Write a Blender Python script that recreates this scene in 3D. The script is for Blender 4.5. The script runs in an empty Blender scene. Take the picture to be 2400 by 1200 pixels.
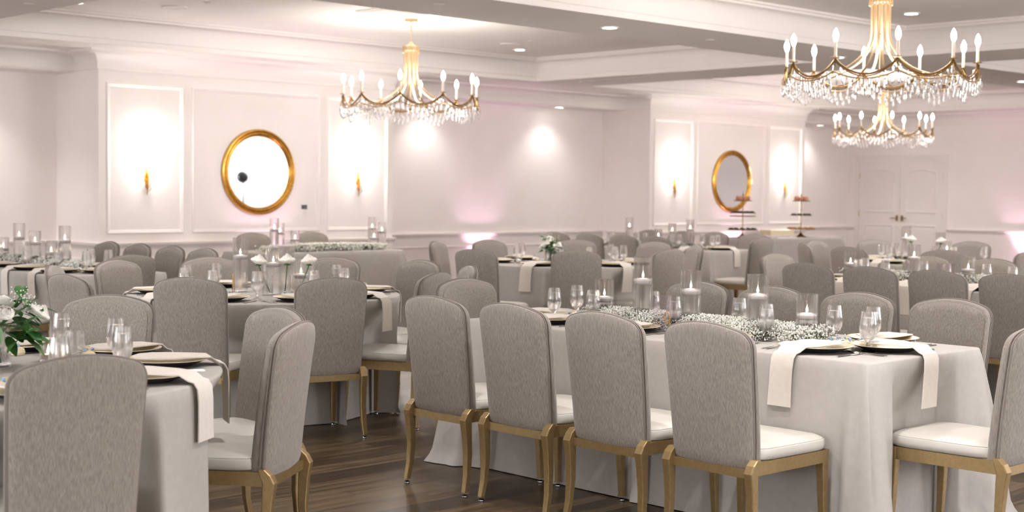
import bpy, math, random
from mathutils import Vector, Matrix
random.seed(7)
S = bpy.context.scene
COL = S.collection

# ---------------------------------------------------------------- camera
AX = 0.806042                      # angle between the room's long axis and the view direction
CAM = Vector((0.0, 0.0, 1.45))
FPX = 3296.6
_p, _r = -0.046820, 0.0107868
_fh = Vector((math.cos(AX), math.sin(AX), 0)); _rh = Vector((math.sin(AX), -math.cos(AX), 0)); _z = Vector((0, 0, 1))
FW = _fh * math.cos(_p) + _z * math.sin(_p)
_u = _rh.cross(FW)
RT = _rh * math.cos(_r) + _u * math.sin(_r)
UP = -_rh * math.sin(_r) + _u * math.cos(_r)
cd = bpy.data.cameras.new('camera'); cam = bpy.data.objects.new('camera', cd); COL.objects.link(cam)
m = Matrix((RT, UP, -FW)).transposed().to_4x4(); m.translation = CAM
cam.matrix_world = m
cd.sensor_width = 36.0; cd.lens = 36.0 * FPX / 2400.0; cd.clip_end = 200
cd.dof.use_dof = True; cd.dof.focus_distance = 6.6; cd.dof.aperture_fstop = 3.2
S.camera = cam

# ---------------------------------------------------------------- view, world, sampling
S.view_settings.view_transform = 'Standard'; S.view_settings.look = 'None'
S.view_settings.gamma = 1.0; S.view_settings.exposure = 2.68
S.view_settings.use_curve_mapping = False
w = bpy.data.worlds.new('world'); S.world = w; w.use_nodes = True
w.node_tree.nodes['Background'].inputs[0].default_value = (0.9, 0.88, 0.9, 1)
w.node_tree.nodes['Background'].inputs[1].default_value = 0.3
cy = S.cycles
cy.max_bounces = 9; cy.diffuse_bounces = 5; cy.glossy_bounces = 4; cy.transmission_bounces = 8; cy.transparent_max_bounces = 24
cy.caustics_reflective = False; cy.caustics_refractive = False
cy.use_denoising = True; cy.sample_clamp_indirect = 4.0; cy.blur_glossy = 1.0

ZS, ZC = 2.98, 3.30                # underside of the beams, coffer ceilings
WARM = (1.0, 0.94, 0.925)
SPOT_W, BULB, SCONCE_E, PINK_W = 21.5, 14.0, 4.0, 9.0

def lamp(kind, loc, energy, color, rot=(0, 0, 0), **kw):
    l = bpy.data.lights.new('lamp', kind); l.energy = energy; l.color = color
    for k, v in kw.items(): setattr(l, k, v)
    o = bpy.data.objects.new('lamp', l); o.location = loc; o.rotation_euler = rot; COL.objects.link(o); return o

COFF_X = [(-3.9, 4.5), (5.61, 14.0), (15.1, 23.5)]
COFF_Y = [(-2.03, 2.63), (3.72, 8.38), (9.47, 14.13)]
DOWN = []                          # (x, y, z) of every recessed downlight
for x0, x1 in COFF_X:
    for y0, y1 in COFF_Y:
        for x in (x0 + 1.1, x1 - 1.05):
            for y in (y0 + .74, y1 - .74): DOWN.append((x, y, ZC))
DOWN += [(9.8, 8.93, ZS), (13.6, 8.93, ZS), (18.0, 8.93, ZS), (4.3, 8.93, ZS), (9.8, 3.1, ZS), (4.3, 3.1, ZS)]
REC = [(x, 15.36, 2.75) for x in (3.75, 6.3, 13.23, 15.73, 22.83)]
def spot_power(x, y):
    p = {0: 1.05, 1: .8, 2: .5}[0 if y < 3.4 else (1 if y < 8.6 else 2)]
    if y > 12.5: p = .10
    if x > 21: p = max(p, .4) * 1.5
    return SPOT_W * p
for x, y, z in DOWN:
    lamp('SPOT', (x, y, z - .03), spot_power(x, y), WARM, spot_size=math.radians(115), spot_blend=.75, shadow_soft_size=.06)
for x, y, z in REC:
    lamp('SPOT', (x, y, z - .03), 4.2 if x > 8 else 11, (1, .95, .93), spot_size=math.radians(120), spot_blend=.8, shadow_soft_size=.05)
for x, y, tx, ty in ((9.77, 14.5, 0, -.13), (14.36, 15.54, 0, -.13), (19.22, 14.5, 0, -.13), (24.2, 12.0, -.12, 0)):
    d = Vector((-tx, -ty, 1.0)).normalized()
    o = lamp('SPOT', (x, y, .22), PINK_W, (1.0, .55, .82), spot_size=math.radians(75), spot_blend=.8, shadow_soft_size=.06)
    o.rotation_mode = 'QUATERNION'; o.rotation_quaternion = (-Vector(d)).to_track_quat('Z', 'Y')

# fill from area lamps at two added, unseen windows of the south wall (which stands at y = -3.3)
FILL_WIN = [(3.2, 6.8), (12.7, 16.3)]
for (x0, x1), e_ in zip(FILL_WIN, (26, 82)):
    lamp('AREA', ((x0 + x1) / 2, -3.2, 1.75), e_, (1.0, .98, 1.0), (math.radians(112), 0, 0), shape='RECTANGLE', size=x1 - x0, size_y=1.7)

for x in (17.7, 20.8, 22.9):           # added fill lamps without fixtures, brightening the wall the mirrors reflect
    lamp('POINT', (x, -2.45, 1.95), 14, (1, .97, .96), shadow_soft_size=.08)
FILL_WWIN = [(-.5, 3.1), (4.6, 8.2), (9.7, 13.3)]     # more fill lamps, at three windows added to the west wall behind the camera
for y0, y1 in FILL_WWIN:
    lamp('AREA', (-4.5, (y0 + y1) / 2, 1.75), 26, (1.0, .98, 1.0), (math.radians(112), 0, math.radians(-90)), shape='RECTANGLE', size=y1 - y0, size_y=1.7)

# ---------------------------------------------------------------- materials
def srgb(r, g, b):
    f = lambda c: (c / 255 / 12.92) if c / 255 <= .04045 else ((c / 255 + .055) / 1.055) ** 2.4
    return (f(r), f(g), f(b), 1)
def mat(name, col, rough=.5, metal=0, **kw):
    mt = bpy.data.materials.new(name); mt.use_nodes = True
    b = mt.node_tree.nodes['Principled BSDF']
    b.inputs['Base Color'].default_value = col; b.inputs['Roughness'].default_value = rough; b.inputs['Metallic'].default_value = metal
    for k, v in kw.items(): b.inputs[k.replace('_', ' ')].default_value = v
    return mt
def nodes(mt): return mt.node_tree.nodes, mt.node_tree.links, mt.node_tree.nodes['Principled BSDF']
def noise_mat(name, c1, c2, scale, rough=.6, bump=0, metal=0, detail=4, dist=.01, **kw):
    mt = mat(name, c1, rough, metal, **kw); N, L, b = nodes(mt)
    tc = N.new('ShaderNodeTexCoord'); mp = N.new('ShaderNodeMapping'); mp.inputs['Scale'].default_value = scale
    nz = N.new('ShaderNodeTexNoise'); nz.inputs['Scale'].default_value = 1; nz.inputs['Detail'].default_value = detail
    cr = N.new('ShaderNodeValToRGB'); cr.color_ramp.elements[0].color = c1; cr.color_ramp.elements[1].color = c2
    cr.color_ramp.elements[0].position = .35; cr.color_ramp.elements[1].position = .65
    L.new(tc.outputs['Object'], mp.inputs[0]); L.new(mp.outputs[0], nz.inputs[0]); L.new(nz.outputs[0], cr.inputs[0]); L.new(cr.outputs[0], b.inputs['Base Color'])
    if bump:
        bp = N.new('ShaderNodeBump'); bp.inputs['Strength'].default_value = bump; bp.inputs['Distance'].default_value = dist
        L.new(nz.outputs[0], bp.inputs['Height']); L.new(bp.outputs[0], b.inputs['Normal'])
    return mt
def emit_mat(name, col, e):
    mt = mat(name, col, .5); b = mt.node_tree.nodes['Principled BSDF']
    b.inputs['Emission Color'].default_value = col; b.inputs['Emission Strength'].default_value = e; return mt
def thin_glass(name, tint=(1, 1, 1, 1), rough=.03, lo=.03, hi=1.0):
    mt = bpy.data.materials.new(name); mt.use_nodes = True; N, L = mt.node_tree.nodes, mt.node_tree.links
    N.remove(N['Principled BSDF']); out = N['Material Output']
    t = N.new('ShaderNodeBsdfTransparent'); t.inputs[0].default_value = tint
    g = N.new('ShaderNodeBsdfGlossy'); g.inputs['Roughness'].default_value = rough
    lw = N.new('ShaderNodeLayerWeight'); lw.inputs[0].default_value = .3
    mr = N.new('ShaderNodeMapRange'); mr.inputs[3].default_value = lo; mr.inputs[4].default_value = hi
    mx = N.new('ShaderNodeMixShader')
    pw = N.new('ShaderNodeMath'); pw.operation = 'POWER'; pw.inputs[1].default_value = 2.2; L.new(lw.outputs['Facing'], pw.inputs[0]); L.new(pw.outputs[0], mr.inputs[0]); L.new(mr.outputs[0], mx.inputs[0]); L.new(t.outputs[0], mx.inputs[1]); L.new(g.outputs[0], mx.inputs[2]); L.new(mx.outputs[0], out.inputs[0])
    return mt
def water_mat():
    mt = bpy.data.materials.new('water'); mt.use_nodes = True; N, L = mt.node_tree.nodes, mt.node_tree.links
    N.remove(N['Principled BSDF']); out = N['Material Output']
    g = N.new('ShaderNodeBsdfGlass'); g.inputs['IOR'].default_value = 1.33; g.inputs['Roughness'].default_value = 0
    t = N.new('ShaderNodeBsdfTransparent'); mx = N.new('ShaderNodeMixShader'); mx.inputs[0].default_value = .42
    L.new(t.outputs[0], mx.inputs[1]); L.new(g.outputs[0], mx.inputs[2]); L.new(mx.outputs[0], out.inputs[0]); return mt

M = {}
M['wall'] = noise_mat('wall_paint', srgb(245, 238, 234), srgb(247, 240, 237), (3, 3, 3), .75)
M['ceil'] = noise_mat('ceiling_paint', srgb(245, 240, 236), srgb(247, 242, 239), (2, 2, 2), .8)
M['trim'] = mat('trim_paint', srgb(240, 234, 230), .55)
M['fabric'] = noise_mat('linen_fabric', srgb(134, 127, 119), srgb(168, 161, 152), (380, 380, 12), .95, .25, 0, 5, .002, Sheen_Weight=.3)
M['pipe'] = mat('piping_fabric', srgb(142, 134, 127), .9)
M['vinyl'] = noise_mat('cream_vinyl', srgb(208, 205, 196), srgb(213, 210, 202), (6, 6, 6), .42)
M['gold_paint'] = noise_mat('bronze_gold_paint', srgb(158, 134, 92), srgb(168, 144, 102), (60, 60, 60), .38, 0, .55)
M['black'] = mat('black_plastic', (.01, .01, .011, 1), .3)
M['chrome'] = mat('chrome', (.8, .8, .82, 1), .12, 1)
M['steel'] = mat('polished_steel', (.72, .71, .7, 1), .16, 1)
M['cloth'] = noise_mat('ivory_tablecloth', srgb(188, 184, 178), srgb(193, 189, 183), (30, 30, 30), .8, 0)
M['napkin'] = noise_mat('cream_napkin', srgb(232, 226, 217), srgb(236, 230, 222), (40, 40, 40), .8)
M['plate'] = mat('pale_gold_plate', srgb(236, 222, 188), .3, .25)
M['wax'] = mat('white_wax', srgb(246, 240, 238), .45, 0, Subsurface_Weight=.15)
M['flame'] = emit_mat('candle_flame', (1, .82, .62, 1), 5)
M['glass'] = thin_glass('clear_glass')
M['tumbler'] = thin_glass('pressed_glass', (.985, .99, .99, 1), .06, .05, .9)
M['water'] = water_mat()
def body_glass(name, k_, ior=1.45, rough=0.0):
    mt = bpy.data.materials.new(name); mt.use_nodes = True; N, L = mt.node_tree.nodes, mt.node_tree.links
    N.remove(N['Principled BSDF']); out = N['Material Output']
    g = N.new('ShaderNodeBsdfGlass'); g.inputs['IOR'].default_value = ior; g.inputs['Roughness'].default_value = rough
    t = N.new('ShaderNodeBsdfTransparent'); mx = N.new('ShaderNodeMixShader'); mx.inputs[0].default_value = k_
    L.new(t.outputs[0], mx.inputs[1]); L.new(g.outputs[0], mx.inputs[2]); L.new(mx.outputs[0], out.inputs[0]); return mt
M['glass'] = body_glass('clear_glass', .32); M['tumbler'] = body_glass('pressed_glass', .5, 1.5, .02)
M['acryl'] = thin_glass('acrylic', (.93, .9, .93, 1), .03, .08, .5)
M['gold'] = noise_mat('gold_leaf', srgb(196, 146, 62), srgb(214, 168, 84), (25, 25, 25), .3, .15, .9)
M['brass'] = mat('champagne_brass', srgb(214, 186, 146), .32, .8)
M['brass_dark'] = mat('antique_brass', srgb(150, 120, 76), .35, .8)
M['crystal'] = mat('cut_crystal', (.86, .84, .85, 1), .12, 0, Transmission_Weight=.7, IOR=1.5)
M['bulb'] = emit_mat('lit_bulb', (1, .93, .86, 1), BULB)
M['sleeve'] = mat('candle_sleeve', srgb(244, 228, 210), .5)
M['lens'] = emit_mat('lit_downlight', (1, .97, .95, 1), 5)
M['shade'] = emit_mat('lit_lamp_shade', (1, .95, .9, 1), SCONCE_E)
M['added_pane'] = emit_mat('added_window_pane', (.92, .96, 1, 1), .6)  # glowing panes of the added, unseen windows
M['mirror'] = mat('mirror_glass', (.86, .89, .93, 1), .015, 1)
M['stem'] = mat('flower_stem', srgb(64, 104, 52), .6)
M['leaf'] = noise_mat('green_leaf', srgb(38, 84, 40), srgb(78, 128, 60), (20, 20, 20), .4)
M['petal'] = noise_mat('white_petal', srgb(248, 244, 234), srgb(252, 249, 242), (60, 60, 60), .6)
M['breath'] = mat('gypsophila_petal', srgb(240, 240, 232), .7)
M['sprig'] = mat('gypsophila_stem', srgb(118, 142, 104), .7)
M['blue'] = mat('blue_ribbon', srgb(128, 176, 226), .6)
M['tag'] = mat('white_card', srgb(250, 248, 246), .7)
M['pouch'] = mat('cream_pouch', srgb(240, 224, 190), .6)
M['pastry'] = noise_mat('pink_pastry', srgb(206, 134, 104), srgb(230, 170, 140), (60, 60, 60), .6)
M['choco'] = mat('dark_chocolate', srgb(44, 34, 28), .4)
M['cookie'] = noise_mat('golden_cookie', srgb(206, 140, 80), srgb(226, 176, 120), (50, 50, 50), .7)
M['screen'] = mat('thermostat_screen', srgb(58, 70, 84), .2)
M['led'] = emit_mat('uplight_lens', (1, .5, .8, 1), 3)

# wooden floor: planks along X
mt = mat('wood_plank_floor', (.1, .08, .06, 1), .3); N, L, b = nodes(mt)
tc = N.new('ShaderNodeTexCoord')
br = N.new('ShaderNodeTexBrick'); br.offset = .37; br.inputs['Scale'].default_value = 1
br.inputs['Brick Width'].default_value = 1.35; br.inputs['Row Height'].default_value = .17
br.inputs['Mortar Size'].default_value = .0016; br.inputs['Color1'].default_value = (0, 0, 0, 1); br.inputs['Color2'].default_value = (1, 1, 1, 1)
br.inputs['Mortar'].default_value = (0, 0, 0, 1)
mp = N.new('ShaderNodeMapping'); mp.inputs['Scale'].default_value = (1.6, 34, 1)
nz = N.new('ShaderNodeTexNoise'); nz.inputs['Scale'].default_value = 1; nz.inputs['Detail'].default_value = 7; nz.inputs['Distortion'].default_value = .6
L.new(tc.outputs['Object'], br.inputs[0]); L.new(tc.outputs['Object'], mp.inputs[0]); L.new(mp.outputs[0], nz.inputs[0])
a1 = N.new('ShaderNodeMath'); a1.operation = 'MULTIPLY_ADD'; a1.inputs[1].default_value = .45
sp = N.new('ShaderNodeSeparateColor'); L.new(br.outputs['Color'], sp.inputs[0]); L.new(sp.outputs[0], a1.inputs[0])
a2 = N.new('ShaderNodeMath'); a2.operation = 'MULTIPLY'; a2.inputs[1].default_value = .9
L.new(nz.outputs[0], a2.inputs[0]); L.new(a2.outputs[0], a1.inputs[2])
cr = N.new('ShaderNodeValToRGB'); cr.color_ramp.elements[0].color = srgb(40, 29, 18); cr.color_ramp.elements[0].position = .25
cr.color_ramp.elements[1].color = srgb(112, 94, 70); cr.color_ramp.elements[1].position = .95
e = cr.color_ramp.elements.new(.6); e.color = srgb(68, 53, 36)
L.new(a1.outputs[0], cr.inputs[0])
mx = N.new('ShaderNodeMix'); mx.data_type = 'RGBA'; mx.inputs[7].default_value = (.02, .015, .01, 1)
L.new(br.outputs['Fac'], mx.inputs[0]); L.new(cr.outputs[0], mx.inputs[6]); L.new(mx.outputs[2], b.inputs['Base Color'])
bp = N.new('ShaderNodeBump'); bp.inputs['Strength'].default_value = .25; bp.inputs['Distance'].default_value = .003
L.new(nz.outputs[0], bp.inputs['Height']); L.new(bp.outputs[0], b.inputs['Normal'])
mr = N.new('ShaderNodeMapRange'); mr.inputs[3].default_value = .26; mr.inputs[4].default_value = .46; L.new(nz.outputs[0], mr.inputs[0]); L.new(mr.outputs[0], b.inputs['Roughness'])
M['floor'] = mt

# ---------------------------------------------------------------- mesh helpers
class MB:
    def __init__(s): s.v = []; s.f = []; s.m = []
    def add(s, vs, fs, mi=0):
        k = len(s.v); s.v += [tuple(p) for p in vs]; s.f += [tuple(i + k for i in f) for f in fs]; s.m += [mi] * len(fs)
    def box(s, x0, x1, y0, y1, z0, z1, mi=0):
        v = [(x, y, z) for z in (z0, z1) for y in (y0, y1) for x in (x0, x1)]
        s.add(v, [(0, 2, 3, 1), (4, 5, 7, 6), (0, 1, 5, 4), (2, 6, 7, 3), (0, 4, 6, 2), (1, 3, 7, 5)], mi)
    def lathe(s, prof, n=24, c=(0, 0, 0), mi=0):       # prof: (r, z); r = 0 closes
        rings = []
        for r, z in prof:
            k = len(s.v)
            if r < 1e-6: s.v.append((c[0], c[1], c[2] + z)); rings.append((k, 1))
            else:
                for i in range(n):
                    a = 2 * math.pi * i / n; s.v.append((c[0] + r * math.cos(a), c[1] + r * math.sin(a), c[2] + z))
                rings.append((k, n))
        for (a, na), (b_, nb) in zip(rings, rings[1:]):
            if na == 1 and nb == 1: continue
            for i in range(n):
                j = (i + 1) % n
                if na == 1: s.f.append((a, b_ + j, b_ + i)) ; s.m.append(mi)
                elif nb == 1: s.f.append((a + i, a + j, b_)); s.m.append(mi)
                else: s.f.append((a + i, a + j, b_ + j, b_ + i)); s.m.append(mi)
    def loft(s, rings, closed=True, cap=True, mi=0):
        k = len(s.v); n = len(rings[0])
        for r in rings: s.v += [tuple(p) for p in r]
        for a in range(len(rings) - 1):
            for i in range(n if closed else n - 1):
                j = (i + 1) % n; s.f.append((k + a * n + i, k + a * n + j, k + (a + 1) * n + j, k + (a + 1) * n + i)); s.m.append(mi)
        if cap and closed:
            s.f.append(tuple(k + i for i in reversed(range(n)))); s.f.append(tuple(k + (len(rings) - 1) * n + i for i in range(n))); s.m += [mi, mi]
    def tube(s, pts, rad, n=8, closed=False, mi=0, flat=1.0):
        pts = [Vector(p) for p in pts]; rr = rad if isinstance(rad, (list, tuple)) else [rad] * len(pts)
        rings = []; prev = None; N_ = len(pts)
        for i, p in enumerate(pts):
            if closed: t = (pts[(i + 1) % N_] - pts[i - 1])
            else: t = pts[min(i + 1, N_ - 1)] - pts[max(i - 1, 0)]
            t = t.normalized() if t.length > 1e-9 else Vector((0, 0, 1))
            if prev is None:
                ref = Vector((0, 0, 1)) if abs(t.z) < .9 else Vector((1, 0, 0)); u = t.cross(ref).normalized()
            else: u = (prev - t * prev.dot(t)); u = u.normalized() if u.length > 1e-9 else prev
            prev = u; v = t.cross(u)
            rings.append([p + u * math.cos(2 * math.pi * k / n) * rr[i] + v * math.sin(2 * math.pi * k / n) * rr[i] * flat for k in range(n)])
        if closed: rings.append(rings[0])
        s.loft(rings, cap=not closed, mi=mi)
    def ball(s, c, r, n=8, sz=1.0, mi=0):
        k = max(3, n // 2); s.lathe([(r * math.sin(math.pi * i / k), -r * sz * math.cos(math.pi * i / k)) for i in range(k + 1)], n, c, mi)
    def octa(s, c, r, mi=0):
        x, y, z = c
        s.add([(x + r, y, z), (x - r, y, z), (x, y + r, z), (x, y - r, z), (x, y, z + r), (x, y, z - r)],
              [(0, 2, 4), (2, 1, 4), (1, 3, 4), (3, 0, 4), (2, 0, 5), (1, 2, 5), (3, 1, 5), (0, 3, 5)], mi)
    def mesh(s, name, mats, smooth=True, auto=35):
        me = bpy.data.meshes.new(name); me.from_pydata(s.v, [], s.f)
        for mm in (mats if isinstance(mats, (list, tuple)) else [mats]): me.materials.append(M[mm])
        me.polygons.foreach_set('material_index', s.m); me.validate(); me.update()
        if smooth:
            me.polygons.foreach_set('use_smooth', [True] * len(me.polygons))
            if auto: me.set_sharp_from_angle(angle=math.radians(auto))
        return me

def obj(name, me, parent=None, loc=None, rot=None):
    o = bpy.data.objects.new(name, me); COL.objects.link(o)
    if parent: o.parent = parent
    if loc: o.location = loc
    if rot: o.rotation_euler = rot
    return o
def tag(o, label, cat, group=None, kind=None):
    o['label'] = label; o['category'] = cat
    if group: o['group'] = group
    if kind: o['kind'] = kind
    return o
def thing(name, label, cat, loc=(0, 0, 0), rz=0, group=None):
    o = obj(name, None, None, loc, (0, 0, rz)); o.empty_display_size = .1; return tag(o, label, cat, group)
def struct(name, me, label=None, cat=None):
    o = obj(name, me); o['kind'] = 'structure'
    if label: o['label'] = label
    if cat: o['category'] = cat
    return o
PI = math.pi

# ---------------------------------------------------------------- room shell
YF, YR = 14.68, 15.72              # panelled fronts and recess backs of the north wall
XE, XW, YS_ = 24.39, -4.6, -3.3
SEC = [(-1.86, 2.38), (7.62, 11.86), (17.10, 21.35)]
b_ = MB(); b_.box(XW - .2, XE + .2, YS_ - .2, YR + .3, -.1, 0); struct('floor', b_.mesh('floor', 'floor', False), 'dark brown wood plank floor', 'floor')
b_ = MB(); b_.box(XW - .1, XE + .2, YR, YR + .25, 0, 3.4)
for x0, x1 in SEC: b_.box(x0, x1, YF, YR + .01, 0, 2.99)
struct('wall_north', b_.mesh('wall_north', 'wall', False), 'long white wall with projecting panelled bays', 'wall')
b_ = MB(); b_.box(XE, XE + .2, YS_, YR, 0, 3.4); struct('wall_east', b_.mesh('wall_east', 'wall', False), 'white end wall with the double doors', 'wall')
b_ = MB(); b_.box(XW - .2, XW, YS_, YR, 0, 3.4); struct('wall_west', b_.mesh('wall_west', 'wall', False), 'white wall behind the camera', 'wall')
b_ = MB(); b_.box(XW - .1, XE + .2, YS_ - .2, YS_, 0, 3.4)
struct('wall_south', b_.mesh('wall_south', 'wall', False), 'white wall seen in the round mirrors', 'wall')

b_ = MB(); b_.box(XW - .2, XE + .2, YS_ - .2, YR + .3, ZC, ZC + .2)
rows = [(YS_, COFF_Y[0][0])] + [(COFF_Y[i][1], COFF_Y[i + 1][0]) for i in (0, 1)] + [(COFF_Y[2][1], YR)]
for y0, y1 in rows: b_.box(XW, XE, y0, y1, ZS, ZC + .01)
cols = [(XW, COFF_X[0][0]), (COFF_X[0][1], COFF_X[1][0]), (COFF_X[1][1], COFF_X[2][0]), (COFF_X[2][1], XE)]
for x0, x1 in cols:
    for y0, y1 in COFF_Y: b_.box(x0, x1, y0, y1, ZS, ZC + .01)
HY = 15.22                         # front of the header over each recess
gaps = [(XW, SEC[0][0]), (SEC[0][1], SEC[1][0]), (SEC[1][1], SEC[2][0]), (SEC[2][1], XE)]
for x0, x1 in gaps: b_.box(x0, x1, HY, YR, 2.75, 2.99)
struct('ceiling', b_.mesh('ceiling', 'ceil', False), 'white coffered ceiling with wide beams', 'ceiling')

def sweep(path, prof, closed=False):
    """path: plan points with the room on the left; prof: (offset into room, z)."""
    mb = MB(); n = len(path); rings = []
    for i, p in enumerate(path):
        p = Vector(p)
        def nrm(a, c): d = (Vector(c) - Vector(a)).normalized(); return Vector((-d.y, d.x))
        if closed: n1, n2 = nrm(path[i - 1], path[i]), nrm(path[i], path[(i + 1) % n])
        else:
            n1 = nrm(path[i - 1], path[i]) if i else nrm(path[0], path[1]); n2 = nrm(path[i], path[i + 1]) if i < n - 1 else n1
        mt_ = (n1 + n2); mt_ = mt_ / mt_.dot(n1) if mt_.dot(n1) > 1e-6 else n1
        rings.append([(p.x + mt_.x * o, p.y + mt_.y * o, z) for o, z in prof])
    if closed: rings.append(rings[0])
    mb.loft(rings, cap=not closed); return mb
def curve(p0, p1, bulge, n=6):       # concave cove between two profile points
    out = []
    for i in range(1, n):
        t = i / n; a = t * PI / 2
        out.append((p0[0] + (p1[0] - p0[0]) * (1 - math.cos(a)), p0[1] + (p1[1] - p0[1]) * math.sin(a)))
    return out
def crown(z0, z1, w_):
    return [(-.01, z0), (.018, z0), (.024, z0 + .012), (.018, z0 + .024)] + curve((.018, z0 + .03), (w_ - .02, z1 - .035), .5) + \
           [(w_ - .02, z1 - .035), (w_ - .008, z1 - .03), (w_, z1 - .02), (w_, z1), (-.01, z1)]
# crown along the north wall (walking west so that the room is on the left)
path = [(XE, HY)]
for x0, x1 in reversed(SEC): path += [(x1, HY), (x1, YF), (x0, YF), (x0, HY)]
path += [(XW, HY)]
struct('trim_1', sweep(path, crown(2.755, ZS, .17)).mesh('trim_1', 'trim'), 'white cove crown moulding of the long wall', 'crown moulding')
struct('trim_2', sweep([(XE, YS_), (XE, HY)], crown(2.755, ZS, .17)).mesh('trim_2', 'trim'), 'white cove crown moulding over the double doors', 'crown moulding')
k = 3
cprof = [(-.005, ZS - .0), (.010, ZS), (.010, ZS + .055), (.018, ZS + .062), (.018, ZS + .078)] + curve((.018, ZS + .085), (.10, ZC - .055), .5) + \
        [(.10, ZC - .055), (.112, ZC - .05), (.112, ZC - .03), (.13, ZC - .02), (.13, ZC), (-.005, ZC)]
for x0, x1 in COFF_X:
    for y0, y1 in COFF_Y:
        mb = sweep([(x0, y0), (x1, y0), (x1, y1), (x0, y1)], cprof, True)
        struct('trim_%d' % k, mb.mesh('trim', 'trim')); k += 1
# chair rail, baseboard
path2 = [(XE, YR)]
for x0, x1 in reversed(SEC): path2 += [(x1, YR), (x1, YF), (x0, YF), (x0, YR)]
path2 += [(XW, YR)]
rail = [(-.005, .735), (.012, .735), (.016, .75), (.034, .765), (.042, .785), (.042, .8), (.02, .805), (-.005, .805)]
base = [(-.005, 0), (.018, 0), (.018, .12), (.01, .14), (-.005, .14)]
low = [(-.005, .585), (.014, .585), (.02, .6), (.014, .615), (-.005, .615)]
struct('trim_%d' % k, sweep(path2, rail).mesh('trim', 'trim'), 'white chair rail along the long wall', 'chair rail'); k += 1
struct('trim_%d' % k, sweep(path2, low).mesh('trim', 'trim')); k += 1
struct('baseboard_north', sweep(path2, base).mesh('baseboard', 'trim'))
DY0, DY1 = 13.615, 15.446
for nm, a, c in (('rail', YS_, DY0 - .09), ('rail', DY1 + .09, YR)):
    struct('trim_%d' % k, sweep([(XE, a), (XE, c)], rail).mesh('trim', 'trim')); k += 1
struct('baseboard_east', sweep([(XE, YS_), (XE, DY0 - .09)], base).mesh('baseboard', 'trim'))
# picture-frame mouldings on the bays
def frame(x0, x1, z0, z1, y, w_=.045, d=.022, arch=0):
    mb = MB()
    outl = lambda o: [(x0 + o, z0 + o), (x1 - o, z0 + o), (x1 - o, z1 - o), (x0 + o, z1 - o)]
    rings = [[(x, y - h, z) for x, z in outl(o)] for o, h in ((0, 0), (.004, d * .7), (.014, d), (.024, d * .6), (w_ - .008, d * .5), (w_, 0))]
    mb.loft(rings, cap=False); return mb
for x0, x1 in SEC:
    for a, c in ((x0 + .09, x0 + 1.08), (x0 + 1.19, x1 - 1.19), (x1 - 1.08, x1 - .09)):
        struct('trim_%d' % k, frame(a, c, .90, 2.62, YF).mesh('trim', 'trim', True, 30)); k += 1
        struct('trim_%d' % k, frame(a, c, .2, .54, YF).mesh('trim', 'trim', True, 30)); k += 1
# glowing windows added to the opposite wall to go with its fill lamps
for i, (x0, x1) in enumerate(FILL_WIN):
    mb = MB(); mb.box(x0, x1, YS_ + .001, YS_ + .012, .9, 2.6); wo = struct('window_%d' % (i + 1), mb.mesh('window', 'added_pane', False))
    mb = MB()
    for j in range(4): xx = x0 + (x1 - x0) * j / 3; mb.box(xx - .04, xx + .04, YS_, YS_ + .04, .84, 2.66)
    for zz in (.87, 1.75, 2.63): mb.box(x0 - .04, x1 + .04, YS_, YS_ + .038, zz - .03, zz + .03)
    obj('window_frame', mb.mesh('window_frame', 'trim', False), wo)
for i, (x0, x1) in enumerate(FILL_WWIN):  # west windows, likewise added for fill and out of view
    mb = MB(); mb.box(XW + .001, XW + .012, x0, x1, .9, 2.6); wo = struct('window_%d' % (i + 3), mb.mesh('window', 'added_pane', False))
    mb = MB()
    for j in range(4): xx = x0 + (x1 - x0) * j / 3; mb.box(XW, XW + .04, xx - .04, xx + .04, .84, 2.66)
    for zz in (.87, 1.75, 2.63): mb.box(XW, XW + .038, x0 - .04, x1 + .04, zz - .03, zz + .03)
    obj('window_frame', mb.mesh('window_frame', 'trim', False), wo)
# panelled bays on the opposite wall, which the mirrors show
for i, (x0, x1) in enumerate(((17.1, 21.35), (7.6, 11.86))):
    mb = MB(); mb.box(x0, x1, YS_ - .01, YS_ + .5, 0, ZS)
    struct('trim_%d' % k, mb.mesh('trim', 'wall', False)); k += 1
    for a, c in ((x0 + .09, x0 + 1.08), (x0 + 1.19, x1 - 1.19), (x1 - 1.08, x1 - .09)):
        mb = frame(a, c, .90, 2.62, 0); mb.v = [(x, YS_ + .5 - y, z) for x, y, z in mb.v]
        struct('trim_%d' % k, mb.mesh('trim', 'trim', True, 30)); k += 1
mb = sweep([(XW, YS_), (7.6, YS_), (7.6, YS_ + .5), (11.86, YS_ + .5), (11.86, YS_), (17.1, YS_), (17.1, YS_ + .5), (21.35, YS_ + .5), (21.35, YS_), (XE, YS_)], rail)
struct('trim_%d' % k, mb.mesh('trim', 'trim')); k += 1

# double doors in the east wall
def arch_panel(mb, y0, y1, z0, z1, arch, x):
    n = 14; outl = lambda o: [(y0 + o, z0 + o), (y1 - o, z0 + o)] + [(y1 - o - (y1 - y0 - 2 * o) * i / n, z1 - o + arch * math.sin(PI * i / n)) for i in range(n + 1)]
    mb.loft([[(x - h, y, z) for y, z in outl(o)] for o, h in ((0, 0), (.006, .012), (.02, .014), (.034, .004), (.05, .002), (.08, .01), (.09, .01))], cap=True)
mb = MB(); xx = XE - .028
mb.box(xx, XE + .01, DY0 - .09, DY0, 0, 2.105); mb.box(xx, XE + .01, DY1, DY1 + .09, 0, 2.105); mb.box(xx, XE + .01, DY0 - .09, DY1 + .09, 2.105, 2.19)
mb.box(xx - .012, XE + .01, DY0 - .11, DY1 + .11, 2.19, 2.215)
struct('door_frame', mb.mesh('door_frame', 'trim', False), 'white casing around the double doors', 'door frame')
ymid = (DY0 + DY1) / 2
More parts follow.
